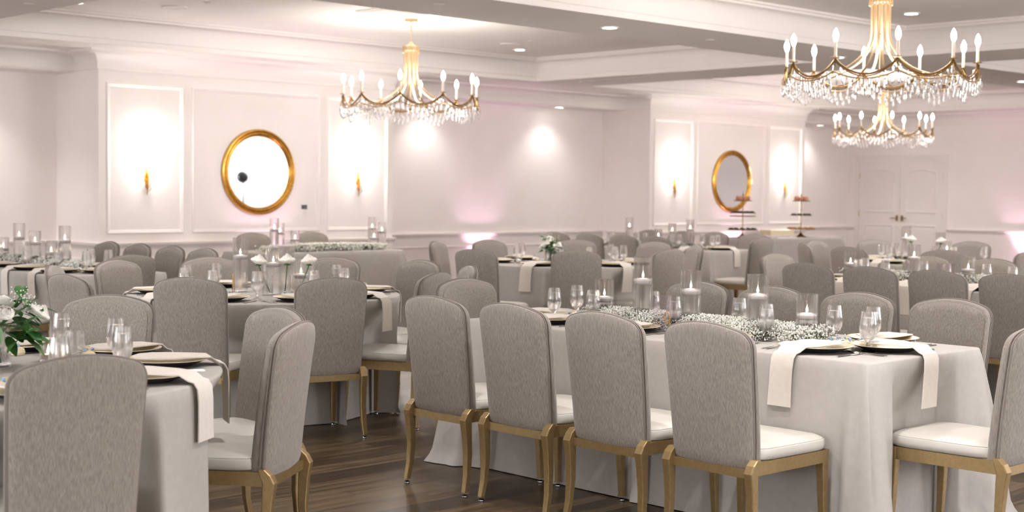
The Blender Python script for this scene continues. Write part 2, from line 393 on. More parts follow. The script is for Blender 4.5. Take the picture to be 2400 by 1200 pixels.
for i, (a, c) in enumerate(((ymid + .002, DY1 - .003), (DY0 + .003, ymid - .002))):
    mb = MB(); mb.box(XE - .018, XE + .004, a, c, .005, 2.10)
    arch_panel(mb, a + .12, c - .12, 1.09, 1.88, .06, XE - .018); arch_panel(mb, a + .12, c - .12, .22, .86, 0, XE - .018)
    d = struct('door_%d' % (i + 1), mb.mesh('door', 'trim', True, 30), 'white panelled door leaf %s' % ('next to the corner' if i == 0 else 'away from the corner'), 'door')
    hb = MB(); sy = 1 if i == 0 else -1; hy = ymid + sy * .055
    hb.box(XE - .03, XE - .017, hy - .022, hy + .022, .93, 1.04); hb.tube([(XE - .02, hy, .985), (XE - .07, hy, .985), (XE - .072, hy + sy * .03, .985), (XE - .068, hy + sy * .12, .983)], .009, 8)
    obj('door_handle', hb.mesh('door_handle', 'brass_dark'), d)
    for hz in (.3, 1.06, 1.8):
        hm = MB(); yh = c if i == 0 else a; hm.box(XE - .026, XE - .017, yh - .014, yh + .004, hz - .05, hz + .05); obj('hinge', hm.mesh('hinge', 'brass'), d)

# ---------------------------------------------------------------- things on the walls and ceiling
def mirror(x, label):
    t = thing('round_mirror', label, 'mirror', (x, YF, 1.637), 0, None); n = 72
    prof = [(.525, 0), (.527, .03), (.518, .045), (.503, .05), (.492, .043), (.488, .036), (.482, .046), (.470, .05), (.457, .043), (.452, .034), (.446, .036), (.440, .03), (.438, .018)]
    mb = MB(); mb.loft([[(r * math.cos(2 * PI * i / n), -d, r * math.sin(2 * PI * i / n)) for i in range(n)] for r, d in prof], cap=False)
    obj('frame', mb.mesh('mirror_frame', 'gold'), t)
    mb = MB(); mb.loft([[(.44 * math.cos(2 * PI * i / n), -d, .44 * math.sin(2 * PI * i / n)) for i in range(n)] for d in (.004, .02)], cap=True)
    obj('mirror_glass', mb.mesh('mirror_glass', 'mirror', False), t)
mirror(9.74, 'large round gold framed mirror on the nearer panelled bay')
mirror(19.22, 'large round gold framed mirror behind the cake stands')

def sconce_meshes():
    mb = MB(); n = 16
    arc = lambda r: [(r * math.cos(PI + PI * i / n), r * .9 * math.sin(PI + PI * i / n)) for i in range(n + 1)]
    outer, inner = arc(.108), arc(.104)
    ring = [(x, y) for x, y in outer] + [(x, y) for x, y in reversed(inner)]
    mb.loft([[(x, y, z) for x, y in ring] for z in (-.12, .12)], cap=True)
    shade = mb.mesh('lamp_shade', 'shade', True)
    mb = MB(); mb.box(-.03, .03, -.012, 0, -.30, .06); mb.tube([(0, -.01, -.1), (0, -.05, -.12), (0, -.055, -.02)], .008)
    back = mb.mesh('back_plate', 'gold')
    mb = MB()
    mb.tube([(0, -.02, -.45), (0.004, -.035, -.3), (-.003, -.04, -.12)], [.004, .008, .006])
    rnd = random.Random(3)
    for i in range(15):
        z = -.42 + i * .021; sgn = (-1) ** i; base_ = Vector((0, -.03, z)); L_ = .075 + .02 * math.sin(i)
        tip = base_ + Vector((sgn * .034, -.008 - .014 * rnd.random(), L_)); mid = (base_ + tip) / 2 + Vector((sgn * .016, -.012, 0))
        mb.tube([base_, mid, tip], [.004, .013, .001], 6, flat=.4)
    leaf = mb.mesh('leaf_spray', 'gold')
    return shade, back, leaf
sm = sconce_meshes()
for x, lab in ((8.215, 'lit sconce with gold leaf spray near the left rear corner bay edge'), (11.28, 'lit sconce with gold leaf spray beside the thermostat bay'),
               (17.71, 'lit sconce with gold leaf spray on the near side of the far mirror'), (20.76, 'lit sconce with gold leaf spray between the two cake stands')):
    t = thing('wall_sconce', lab, 'wall lamp', (x, YF, 1.80), 0, 'wall sconces on the panelled bays')
    obj('lamp_shade', sm[0], t); obj('back_plate', sm[1], t); obj('leaf_spray', sm[2], t)
    lamp('POINT', (x, YF - .05, 1.95), 1.9, (1, .95, .92), shadow_soft_size=.05); lamp('POINT', (x, YF - .06, 1.64), 1.4, (1, .95, .92), shadow_soft_size=.05)
t = thing('thermostat', 'small wall thermostat with dark screen beside the nearer mirror', 'thermostat', (10.425, YF, 1.17))
mb = MB(); mb.box(-.035, .035, -.02, 0, -.065, .01); obj('control_plate', mb.mesh('plate', 'trim', False), t)
mb = MB(); mb.box(-.035, .035, -.024, 0, .01, .065); obj('screen', mb.mesh('screen', 'screen', False), t)

mb = MB(); mb.lathe([(.062, .0), (.09, .0), (.092, -.006), (.085, -.012), (.068, -.010), (.062, 0)], 32); dl_ring = mb.mesh('trim_ring', 'trim')
mb = MB(); mb.lathe([(0, -.004), (.066, -.004), (.066, 0)], 32); dl_lens = mb.mesh('diffuser', 'lens')
def where(x, y, z):
    if z == ZS: return 'on a ceiling beam'
    if z < 2.9: return 'in a wall recess'
    return 'in a coffer'
ci = 0
dl_names = {}
def dl_label(x, y, z):
    if z < 2.9: return 'small recessed downlight over the %s' % {13: 'pink lit recess, near bay one', 15: 'pink lit recess, far end', 22: 'recess beside the double doors', 6: 'left rear recess, near the panelled bay', 3: 'left rear recess, far end'}[int(x)]
    if z == ZS: return 'round lit downlight in the beam, ' + {9: 'above the gap between the two big chandeliers', 13: 'where the beams cross', 18: 'behind the largest chandelier'}[int(x)]
    i = [j for j, (a, c) in enumerate(COFF_X) if a < x < c][0]; j = [j for j, (a, c) in enumerate(COFF_Y) if a < y < c][0]
    cn = {(1, 2): 'the coffer of the small left chandelier', (1, 1): 'the coffer of the large right chandelier', (2, 2): 'the coffer of the farthest chandelier'}.get((i, j))
    if cn is None: return None
    ex = 'nearer' if x < sum(COFF_X[i]) / 2 else 'farther'; ey = 'door wall' if False else ('wall side' if y > sum(COFF_Y[j]) / 2 else 'room side')
    return 'round lit downlight in %s, %s end, %s' % (cn, ex, ey)
for x, y, z in DOWN + REC:
    if z > 2.9 and (x < 4.5 or y < 4.4): continue
    lab = dl_label(x, y, z)
    if lab is None: continue
    t = thing('ceiling_light', lab, 'downlight', (x, y, z), 0, 'recessed downlights')
    obj('trim_ring', dl_ring, t); obj('diffuser', dl_lens, t)
mb = MB(); mb.lathe([(0, -.006), (.11, -.006), (.125, -.012), (.13, 0)], 36); sp_m = mb.mesh('speaker_grille', 'trim')
for x, y, lab in ((7.58, 12.96, 'round white ceiling speaker near the left end of the coffer'), (12.38, 12.98, 'round white ceiling speaker near the far end of the coffer')):
    tag(obj('ceiling_speaker', sp_m, None, (x, y, ZC)), lab, 'ceiling speaker', 'ceiling speakers')
mb = MB(); mb.lathe([(0, -.012), (.03, -.012), (.045, -.004), (.05, 0)], 20); spr = mb.mesh('sprinkler', 'trim')
for x, y, z, lab in ((7.62, 12.38, ZC, 'small white sprinkler cover near the upper left speaker'), (12.27, 12.48, ZC, 'small white sprinkler cover beside the far speaker'),
                  (5.32, 11.47, ZS, 'small white sprinkler cover on the leftmost beam'), (7.65, 8.87, ZS, 'white detector cover on the beam over the nearest chandelier gap'), (11.25, 8.89, ZS, 'white detector cover on the beam beside the lit downlight')):
    tag(obj('sprinkler_cover', spr, None, (x, y, z)), lab, 'sprinkler', 'ceiling sprinklers')
mb = MB(); mb.box(-.33, .33, -.22, .22, -.012, 0)
for i in range(14): mb.box(-.30, .30, -.2 + i * .03, -.188 + i * .03, -.02, -.012)
tag(obj('ceiling_vent', mb.mesh('ceiling_vent', 'trim', False), None, (9.35, 11.58, ZC)), 'square white return air grille beside the small chandelier canopy', 'ceiling vent')
mb = MB(); mb.box(-.03, .03, -.64, .64, -.006, 0, 0); mb.box(-.008, .008, -.62, .62, -.008, -.006, 1)
tag(obj('linear_vent', mb.mesh('linear_vent', ['trim', 'black'], False), None, (14.38, 13.0, ZS)), 'slim dark slot vent in the cross beam', 'ceiling vent')

# uplights
mb = MB(); mb.lathe([(0, 0), (.09, 0), (.095, .02), (.085, .16), (.08, .17), (.07, .165)], 24); up_b = mb.mesh('housing', 'black')
mb = MB(); mb.lathe([(0, .168), (.07, .166), (.072, .155)], 24); up_l = mb.mesh('lens', 'led')
for x, y, lab in ((9.77, 14.47, 'black floor uplight glowing pink under the nearer mirror'), (14.36, 15.52, 'black floor uplight glowing pink in the recess between bays'),
                  (19.22, 14.47, 'black floor uplight glowing pink under the far mirror'), (24.18, 12.0, 'black floor uplight glowing pink by the door wall')):
    t = thing('floor_uplight', lab, 'uplight', (x, y, 0), 0, 'pink floor uplights'); obj('housing', up_b, t); obj('lens', up_l, t)

# ---------------------------------------------------------------- chandeliers
def chandelier_meshes():
    R = {}
    n = 10; rs = .735
    ang = [2 * PI * (i + .2) / n for i in range(n)]
    P = lambda a, r, z: Vector((r * math.cos(a), r * math.sin(a), z))
    # hub: canopy plate top, ribbed cap
    mb = MB(); mb.lathe([(0, 0), (.07, 0), (.075, -.012), (.07, -.03), (.012, -.035), (0, -.035)], 24); R['canopy'] = mb.mesh('canopy', 'brass')
    mb = MB(); mb.tube([(0, 0, -.035), (0, 0, -.27)], .006, 8)
    for i in range(3): mb.ball((0, 0, -.08 - .05 * i), .009, 8, 1.8)
    R['stem'] = mb.mesh('stem', 'brass')
    mb = MB(); mb.lathe([(0, -.24), (.02, -.26), (.03, -.275), (.078, -.30), (.086, -.305), (.086, -.345), (.078, -.35), (0, -.35)], 30)
    for i in range(20): a = 2 * PI * i / 20; mb.tube([P(a, .086, -.3), P(a, .088, -.36)], .006, 6); mb.ball(P(a, .088, -.366), .008, 6)
    R['hub'] = mb.mesh('hub', 'brass')
    mb = MB(); mb.tube([(0, 0, -.35), (0, 0, -.93)], .004, 6); mb.ball((0, 0, -.60), .013, 8, 1.4); mb.ball((0, 0, -.94), .014, 8, 1.3); R['rod'] = mb.mesh('centre_rod', 'brass')
    R['arms'] = []
    mb = MB()
    pts = []                                         # an arm flares from the hub out to the low point of a swag
    for t in [i / 16 for i in range(17)]:
        if t < .3: pts.append((.074, -.36 - t / .3 * .22))
        else:
            s = (t - .3) / .7; pts.append((.074 + (rs * .95 - .074) * (s ** 1.9), -.58 - .37 * math.sin(s * PI / 2) ** 1.0))
    mb.tube([(r, 0, z) for r, z in pts], .0105, 8, flat=.55)
    R['arm'] = mb.mesh('arm', 'brass')
    def swag(r, ztop, dip, a0, a1, m=14): return [P(a0 + (a1 - a0) * i / m, r - .02 * math.sin(PI * i / m), ztop - dip * (math.sin(PI * i / m) ** .8)) for i in range(m + 1)]
    da = 2 * PI / n
    mb = MB(); mb.tube(swag(rs, -.845, .115, -da / 2, da / 2), .0085, 6); mb.tube(swag(rs + .012, -.852, .125, -da / 2, da / 2), .006, 6); R['swag'] = mb.mesh('swag', 'brass_dark')
    mb = MB(); mb.tube(swag(rs + .03, -.935, .06, -da / 2, da / 2), .0065, 6); R['lower_swag'] = mb.mesh('lower_swag', 'brass')
    mb = MB(); mb.tube([(0, 0, 0), (.012, 0, -.05), (.035, 0, -.11)], [.006, .005, .003], 6); R['spur'] = mb.mesh('spur', 'brass_dark')
    # candle: bobeche, sleeve, bulb
    mb = MB(); mb.lathe([(0, -.002), (.03, 0), (.036, .006), (.03, .004), (.012, .004), (.012, .02), (0, .02)], 16); R['dish'] = mb.mesh('drip_dish', 'brass')
    mb = MB(); mb.lathe([(0, 0), (.0115, 0), (.0115, .125), (0, .126)], 14); R['sleeve'] = mb.mesh('candle_sleeve', 'sleeve')
    mb = MB(); mb.lathe([(0, 0), (.009, .0), (.018, .022), (.0215, .04), (.019, .062), (.010, .085), (.003, .098), (0, .1)], 16); R['bulb'] = mb.mesh('bulb', 'bulb')
    # crystals
    def cr_(mb, p, s=1):
        mb.lathe([(0, 0), (.005 * s, -.004 * s), (.006 * s, -.014 * s), (.003 * s, -.018 * s), (.009 * s, -.03 * s), (.0105 * s, -.044 * s), (.007 * s, -.062 * s), (.0035 * s, -.072 * s), (0, -.077 * s)], 6, p)
    mb = MB(); s1 = swag(rs + .03, -.955, .06, -da / 2 + .04, da / 2 - .04, 8)
    cr_(mb, (0, 0, 0)); R['drop'] = mb.mesh('crystal_drop', 'crystal', True, 20); R['droppos'] = s1
    mb = MB()
    for j in range(10):
        for i in range(8): a = -da / 2 + da * (i + .5) / 8 + (j + .5) * da; cr_(mb, P(a, rs - .03 + (i % 2) * .012, -.85 - .12 * math.sin(PI * (i + .5) / 8) - .012), .95)
        for i in range(8): a = -da / 2 + da * (i + .5) / 8 + (j + .5) * da; cr_(mb, P(a, rs * .9, -.93 - .13 * math.sin(PI * (i + .5) / 8)), 1.0)
    R['inner'] = mb.mesh('inner_crystals', 'crystal', True, 20)
    return R, ang, rs
CH, CANG, CRS = chandelier_meshes()
for x, y, lab in ((9.86, 11.9, 'lit brass crystal chandelier in front of the panelled wall, smaller on the left'), (9.8, 6.05, 'lit brass crystal chandelier, the largest and nearest one'),
                  (19.25, 11.8, 'lit brass crystal chandelier farthest away, beneath the largest one')):
    t = thing('chandelier', lab, 'chandelier', (x, y, ZC), .1, 'brass candle chandeliers with crystal drops')
    for nm in ('canopy', 'stem', 'hub', 'rod'): obj({'rod': 'centre_rod'}.get(nm, nm), CH[nm], t)
    obj('inner_crystals', CH['inner'], t)['kind'] = 'stuff'
    for i in range(10):
        a = 2 * PI * i / 10; am = a + PI / 10
        obj('arm', CH['arm'], t, None, (0, 0, am))
        obj('swag', CH['swag'], t, None, (0, 0, am)); obj('lower_swag', CH['lower_swag'], t, None, (0, 0, am))
        for p in CH['droppos']: obj('crystal_drop', CH['drop'], t, Matrix.Rotation(am, 3, 'Z') @ p)
        px, py = CRS * math.cos(a), CRS * math.sin(a)
        obj('spur', CH['spur'], t, (px, py, -.85), (0, 0, a))
        c = obj('candle_sleeve', CH['sleeve'], t, (px, py, -.838)); obj('drip_dish', CH['dish'], c); obj('bulb', CH['bulb'], c, (0, 0, .126))
    lamp('POINT', (x, y, 2.66), 11, (1, .93, .87), shadow_soft_size=.5)

# ---------------------------------------------------------------- chairs
def chair_meshes():
    R = {}
    NB = 56; H0, H1 = .375, .94
    def base_outline():
        hb, ht, zt_, rc, rb = .197, .214, .851, .065, .028        # half widths, corner height, corner radii
        pts = []
        def arc(cy, cz, r, a0, a1, n):
            for i in range(n + 1): a = math.radians(a0 + (a1 - a0) * i / n); pts.append((cy + r * math.cos(a), cz + r * math.sin(a)))
        arc(hb - rb, H0 + rb, rb, -90, 0, 4)
        for i in range(1, 9): t = i / 9; pts.append((hb + (ht - hb) * t ** .8, H0 + rb + (zt_ - H0 - rb) * t))
        arc(ht - rc, zt_, rc, 2, 72, 6)
        y0, z0 = pts[-1]
        for i in range(1, 10): t = i / 10; yy = y0 * (1 - 2 * t); pts.append((yy, z0 + (H1 - z0) * (1 - (yy / y0) ** 2)))
        arc(-ht + rc, zt_, rc, 108, 178, 6)
        for i in range(8, 0, -1): t = i / 9; pts.append((-hb - (ht - hb) * t ** .8, H0 + rb + (zt_ - H0 - rb) * t))
        arc(-hb + rb, H0 + rb, rb, 180, 270, 4)
        for i in range(1, 6): t = i / 6; pts.append(((-hb + rb) * (1 - 2 * t), H0 - .004 * math.sin(PI * t)))
        return pts
    BO = base_outline(); ZCB = .655
    def outline(s, inset=0):                       # (y, z) around the back, s scales about its middle
        ky = s * (1 - inset / .205); kz = s * (1 - inset / .28)
        return [(y * ky, ZCB + (z - ZCB) * kz) for y, z in BO]
    def lean(y, z): return -.215 - .075 * max(0, (z - H0) / (H1 - H0)) ** 1.25 + .45 * y * y
    mb = MB(); rings = []
    th = lambda z: .066 - .016 * (z - H0) / (H1 - H0)
    prof = [(-.5, .010, .0), (-.47, .004, 0), (-.42, .001, 0), (-.33, .0, 0), (-.22, .0015, 0), (-.2, .004, 0), (-.18, .0015, 0), (.1, 0, 0), (.3, .001, 0), (.42, .004, 0), (.48, .010, 0), (.5, .017, 0)]
    for f, ins, _ in prof: rings.append([(lean(y, z) + f * th(z), y, z) for y, z in outline(1, ins)])
    def dome(side):
        out = []
        for s_, d in ((.93, .0035), (.8, .006), (.5, .009), (.02, .010)):
            out.append([(lean(y, z) + side * (.5 * th(z) + d), y, z) for y, z in outline(s_)])
        return out
    rings = list(reversed(dome(-1))) + rings + dome(1)
    mb.loft(rings, cap=True); R['backrest'] = mb.mesh('backrest', 'fabric', True, 60)
    mb = MB()
    for f in (-.34, -.12): mb.tube([(lean(y, z) + f * th(z), y * 1.006, z + (z - .65) * .005) for y, z in outline(1, -.0005)], .0028, 5, True)
    R['piping'] = mb.mesh('piping', 'pipe')
    # seat cushion
    mb = MB(); NS = 48
    def sq(hx0, hx1, hy0, hy1, z, p=7, crown_=0):
        out = []
        for i in range(NS):
            a = 2 * PI * i / NS; ca, sa = math.cos(a), math.sin(a); rr = (abs(ca) ** p + abs(sa) ** p) ** (-1 / p); u, v = ca * rr, sa * rr
            x = (hx0 + hx1) / 2 + u * (hx1 - hx0) / 2; hy = hy0 + (hy1 - hy0) * (u + 1) / 2; out.append((x, v * hy, z))
        return out
    X0, X1, Y0, Y1 = -.2, .268, .208, .228
    R_ = [sq(X0 + .01, X1 - .01, Y0 - .01, Y1 - .01, .402), sq(X0, X1, Y0, Y1, .408), sq(X0 - .002, X1 + .004, Y0 + .003, Y1 + .004, .425), sq(X0, X1, Y0, Y1, .444),
          sq(X0 + .001, X1 - .001, Y0 - .001, Y1 - .001, .446), sq(X0 + .004, X1 - .004, Y0 - .004, Y1 - .004, .447), sq(X0 + .003, X1 - .004, Y0 - .002, Y1 - .004, .450), sq(X0 + .02, X1 - .022, Y0 - .02, Y1 - .022, .461), sq(X0 + .06, X1 - .07, Y0 - .07, Y1 - .07, .467), sq(.02, .08, .03, .03, .472)]
    mb.loft(R_, cap=True); R['seat'] = mb.mesh('seat', 'vinyl', True, 50)
    # frame under the seat
    mb = MB()
    for s_ in (1, -1):
        mb.add([(-.235, s_ * .19, .35), (.25, s_ * .205, .35), (.25, s_ * .222, .35), (-.235, s_ * .21, .35), (-.235, s_ * .19, .402), (.25, s_ * .205, .402), (.25, s_ * .222, .402), (-.235, s_ * .21, .402)],
               [(0, 1, 2, 3), (7, 6, 5, 4), (0, 4, 5, 1), (1, 5, 6, 2), (2, 6, 7, 3), (3, 7, 4, 0)])
    mb.box(.235, .256, -.21, .21, .35, .402); mb.box(-.245, -.225, -.2, .2, .34, .376)
    R['seat_frame'] = mb.mesh('seat_frame', 'gold_paint', True, 30)
    def leg(path, y0, sgn, mirror_):
        mb = MB(); rings = []
        for x, dy, z, hx, hy in path:
            y = sgn * (y0 + dy); c_ = .18
            rings.append([(x - hx, y - hy * (1 - c_), z), (x - hx * (1 - c_), y - hy, z), (x + hx * (1 - c_), y - hy, z), (x + hx, y - hy * (1 - c_), z), (x + hx, y + hy * (1 - c_), z), (x + hx * (1 - c_), y + hy, z), (x - hx * (1 - c_), y + hy, z), (x - hx, y + hy * (1 - c_), z)])
        mb.loft(rings, cap=True); return mb.mesh('leg', 'gold_paint', True, 20)
    front = [(.238, 0, .402, .021, .021), (.238, 0, .34, .019, .019), (.243, .003, .18, .016, .016), (.25, .006, .024, .0125, .0125)]
    rear = [(-.222, 0, .415, .012, .019), (-.236, .0, .395, .022, .02), (-.250, .0, .365, .024, .02), (-.243, .0, .30, .020, .018), (-.237, .001, .2, .017, .016), (-.243, .004, .1, .0145, .0145), (-.258, .007, .024, .0125, .0125)]
    for s_ in (1, -1): R['front%d' % s_] = leg(front, .203, s_, 0); R['rear%d' % s_] = leg(rear, .206, s_, 0)
    mb = MB(); mb.lathe([(0, 0), (.012, 0), (.0135, .003), (.0135, .010), (.010, .013)], 14, (0, 0, 0), 0)
    mb.lathe([(.009, .012), (.009, .019), (.019, .019), (.0205, .022), (.0205, .026), (.0, .026)], 14, (0, 0, 0), 1)
    mb.lathe([(.0140, .002), (.0146, .005), (.0140, .008)], 14, (0, 0, 0), 2)
    R['glide'] = mb.mesh('foot_glide', ['black', 'glass', 'chrome'])
    return R
CM = chair_meshes()
CHAIRS = []
def chair(x, y, deg, label, group, parts=True):
    t = thing('dining_chair', label, 'chair', (x, y, 0), math.radians(deg), group); CHAIRS.append((x, y, math.radians(deg)))
    bk = obj('backrest', CM['backrest'], t); obj('piping', CM['piping'], bk); obj('seat', CM['seat'], t); obj('seat_frame', CM['seat_frame'], t)
    for nm, lx, ly in (('front1', .25, .209), ('front-1', .25, -.209), ('rear1', -.258, .213), ('rear-1', -.258, -.213)):
        l = obj('leg', CM[nm], t); obj('foot_glide', CM['glide'], l, (lx, ly, 0))
    return t
def by_top(px, py, cx, cy, label, group, face=None):
    """chair whose back top stands at (px, py) and which faces (cx, cy)"""
    a = math.atan2(cy - py, cx - px) if face is None else math.radians(face)
    chair(px + .285 * math.cos(a), py + .285 * math.sin(a), math.degrees(a), label, group)

T = {}   # table name -> phrase used in labels
T['T9'] = 'front long table'; T['R1'] = 'front left round table'; T['R2'] = 'bud vase round table'; T['R3'] = 'bouquet round table'
T['T4'] = 'left rear long table'; T['T5'] = 'sweetheart table'; T['T6'] = 'far middle long table'; T['T7'] = 'right rear long table'; T['T10'] = 'far right round table'
BACK = 'grey linen dining chair, '
g = 'chairs at the front long table'
for y, s_ in ((5.10, 'near side, farthest from the camera'), (4.56, 'near side, third from the near end'), (4.01, 'near side, second from the near end'), (3.45, 'near side, nearest the camera')):
    chair(4.655, y, 0, BACK + T['T9'] + ', ' + s_, g)
for y, s_ in ((5.03, 'far side, farthest from the camera'), (4.52, 'far side, third from the near end'), (3.98, 'far side, second from the near end'), (3.46, 'far side, nearest the camera')):
    chair(6.03, y, 180, BACK + T['T9'] + ', ' + s_, g)
chair(5.36, 5.70, -90, BACK + 'at the far end of the front long table', g)
chair(5.40, 2.86, 90, BACK + 'at the near end of the front long table', g)
R1, R2, R3, R10 = (2.08, 5.05, .93), (5.14, 7.66, .87), (9.62, 9.25, .87), (12.98, 7.35, .87)
def ring(tbl, key, lst, grp):
    for px, py, s_, *fc in lst:
        d = math.hypot(px - tbl[0], py - tbl[1]); k_ = max(1, 1.23 / d) if key != 'R1' else 1
        px, py = tbl[0] + (px - tbl[0]) * k_, tbl[1] + (py - tbl[1]) * k_
        by_top(px, py, tbl[0], tbl[1], BACK + T[key] + ', ' + s_, grp, *fc)
ring(R1, 'R1', [(1.98, 3.93, 'back to camera, nearest of all'), (3.10, 4.40, 'cream seat facing left', 126), (3.42, 4.98, 'half hidden behind the chair facing left'), (3.17, 6.0, 'far side facing the camera')], 'chairs at the front left round table')
def pol(t, deg, d): return t[0] + d * math.cos(math.radians(deg)), t[1] + d * math.sin(math.radians(deg))
ring(R2, 'R2', [pol(R2, a_, d_) + (s_,) for a_, d_, s_ in ((216, 1.22, 'back to camera, left of two'), (254, 1.22, 'back to camera, right of two'), (293, 1.24, 'right side seen in profile from behind'), (330, 1.36, 'seen edge on at the right'),
                (2, 1.36, 'far right facing the camera'), (34, 1.3, 'far side, right of centre'), (75, 1.24, 'far side, left of centre'), (110, 1.26, 'far left, light front showing'),
                (143, 1.34, 'seen edge on at the left'), (184, 1.42, 'left side with its back turned'))], 'chairs at the bud vase round table')
ring(R3, 'R3', [(8.71, 8.28, 'back to camera at the middle'), (8.1, 8.9, 'back to camera at the left'), (9.62, 8.0, 'back to camera at the right'), (10.68, 8.55, 'edge on at the right'),
                (10.95, 9.3, 'far right facing the camera'), (10.62, 10.1, 'far side behind the water goblets'), (9.72, 10.48, 'far side left of the bouquet'), (8.95, 10.4, 'far left facing the camera')], 'chairs at the bouquet round table')
ring(R10, 'T10', [pol(R10, a_, 1.34) + (s_,) for a_, s_ in ((174, 'back to camera'), (140, 'left side, back to camera'), (95, 'left rear facing inward'), (57, 'rear beside the doors'), (12, 'rear right facing the camera'),
                  (214, 'back to camera behind the middle vase'), (252, 'rightmost, cut by the picture edge'))], 'chairs at the far right round table')
g = 'chairs at the left rear long table'
chair(4.60, 10.30, 0, BACK + T['T4'] + ', near side at the picture edge', g)
chair(5.16, 9.74, 90, BACK + 'at the near end of the left rear long table', g)
for y, s_ in ((11.78, 'fourth from its near end'), (11.22, 'third from its near end'), (10.66, 'second from its near end'), (10.14, 'nearest its near end')):
    chair(5.93, y, 180, BACK + T['T4'] + ' far side, ' + s_, g)
g = 'chairs at the sweetheart table'
for x, s_ in ((8.78, 'left'), (9.58, 'right')): chair(x, 13.06, -90, BACK + 'behind the sweetheart table, %s one of two' % s_, g)
g = 'chairs at the far middle long table'
for y, s_ in ((11.9, 'near side, farthest'), (11.35, 'near side, third'), (10.8, 'near side, second'), (10.3, 'near side, closest to its end')): chair(12.58, y + .15, 0, BACK + T['T6'] + ', ' + s_, g)
for y, s_ in ((12.2, 'far side, farthest'), (11.65, 'far side, third'), (11.1, 'far side, second'), (10.5, 'far side, closest to its end')): chair(13.95, y, 180, BACK + T['T6'] + ', ' + s_, g)
chair(13.05, 9.78, 90, BACK + 'at the near end of the far middle long table', g)
g = 'chairs at the right rear long table'
for y, s_ in ((5.90, 'near side, farthest'), (5.38, 'near side, third'), (4.86, 'near side, second'), (4.34, 'near side, at the picture edge')): chair(8.92, y, 0, BACK + T['T7'] + ', ' + s_, g)
for y, s_ in ((6.02, 'far side, left one'), (5.45, 'far side, right one')): chair(10.28, y, 180, BACK + T['T7'] + ', ' + s_, g)
by_top(9.78, 7.0, 9.75, 6.0, BACK + 'at the far end of the right rear long table', g)

# ---------------------------------------------------------------- tables and cloths
ZT = .765
def push(x, y, z):
    """the hanging cloth lies against the front of any seat pushed in under the table"""
    if z > ZT - .03: return x, y
    wz = min(1, (ZT - .03 - z) / .2)
    for cx, cy, a in CHAIRS:
        dx, dy = x - cx, y - cy
        if dx * dx + dy * dy > .45: continue
        ca, sa = math.cos(a), math.sin(a); xl, yl = dx * ca + dy * sa, -dx * sa + dy * ca
        lim = .285 - max(0, abs(yl) - .235) * 2.2
        if xl < lim and xl > -.35: xl += (lim - xl) * wz
        x, y = cx + xl * ca - yl * sa, cy + xl * sa + yl * ca
    return x, y
def cloth_mesh(outl, seed, folds, corners=(), zt=ZT):
    """outl: list of (x, y, nx, ny, s) around the table top"""
    rnd = random.Random(seed); ph = [rnd.random() * 6.28 for _ in range(6)]
    mb = MB(); n = len(outl); rings = []
    cx = sum(p[0] for p in outl) / n; cyy = sum(p[1] for p in outl) / n
    for s_ in (.02, .4, .8, .97): rings.append([(cx + (p[0] - cx) * s_, cyy + (p[1] - cyy) * s_, zt) for p in outl])
    for o, dz in ((-.008, -.0005), (-.003, -.003), (.0, -.008)): rings.append([(p[0] + p[2] * o, p[1] + p[3] * o, zt + dz) for p in outl])
    K = 22
    for j in range(1, K + 1):
        t = j / K; z = (zt - .008) * (1 - t) + .004 * t; r = []
        for x, y, nx, ny, s_, cdist in outl:
            amp = folds * (t ** .8); off = .004 + .02 * t + amp * (math.sin(s_ * 5.3 + ph[0]) * .5 + math.sin(s_ * 11.7 + ph[1]) * .35 + math.sin(s_ * 21 + ph[2]) * .2 * t)
            if cdist is not None:
                e = math.exp(-(cdist / .085) ** 2); off += t ** .9 * e * (.12 + .045 * math.cos(cdist * 85 + 1) * (1 - .3 * t))
            zz = z
            if t > .93: off += (t - .93) * .45
            px, py = x + nx * off, y + ny * off
            px, py = push(px, py, zz); r.append((px, py, max(zz, .004)))
        rings.append(r)
    mb.loft(rings, cap=False)
    k0 = 0; mb.f.append(tuple(reversed(range(n)))); mb.m.append(0)
    return mb.mesh('tablecloth', 'cloth', True, 70)
def round_outl(r, n=420): return [(r * math.cos(a), r * math.sin(a), math.cos(a), math.sin(a), r * a, None) for a in (2 * PI * i / n for i in range(n))]
def rect_outl(w_, d, rc=.035):
    out = []; hw, hd = w_ / 2, d / 2; per = 0
    cs = [(hw - rc, hd - rc, 0), (-hw + rc, hd - rc, 90), (-hw + rc, -hd + rc, 180), (hw - rc, -hd + rc, 270)]
    pts = []
    for i, (cx, cy, a0) in enumerate(cs):
        for k_ in range(13):
            a = math.radians(a0 + k_ * 7.5); pts.append((cx + rc * math.cos(a), cy + rc * math.sin(a), math.cos(a), math.sin(a)))
        nx_ = cs[(i + 1) % 4]; a = math.radians(a0 + 90); p0 = (cx + rc * math.cos(a), cy + rc * math.sin(a)); p1 = (nx_[0] + rc * math.cos(a), nx_[1] + rc * math.sin(a))
        L_ = math.dist(p0, p1); m_ = int(L_ / .016)
        for k_ in range(1, m_): t = k_ / m_; pts.append((p0[0] + (p1[0] - p0[0]) * t, p0[1] + (p1[1] - p0[1]) * t, math.cos(a), math.sin(a)))
    for i, p in enumerate(pts):
        if i: per += math.dist(p[:2], pts[i - 1][:2])
        dx, dy = hw - abs(p[0]), hd - abs(p[1]); sgn = 1 if dx > dy else -1
        cd_ = (dx if dy < dx else dy); 
        # near a corner the drape swings out along the diagonal
        e = math.exp(-(cd_ / .05) ** 2); nx, ny = p[2], p[3]; dgx, dgy = math.copysign(.7071, p[0]), math.copysign(.7071, p[1])
        nx, ny = nx * (1 - e) + dgx * e, ny * (1 - e) + dgy * e; l = math.hypot(nx, ny)
        out.append((p[0], p[1], nx / l, ny / l, per, cd_ * sgn))
    return out
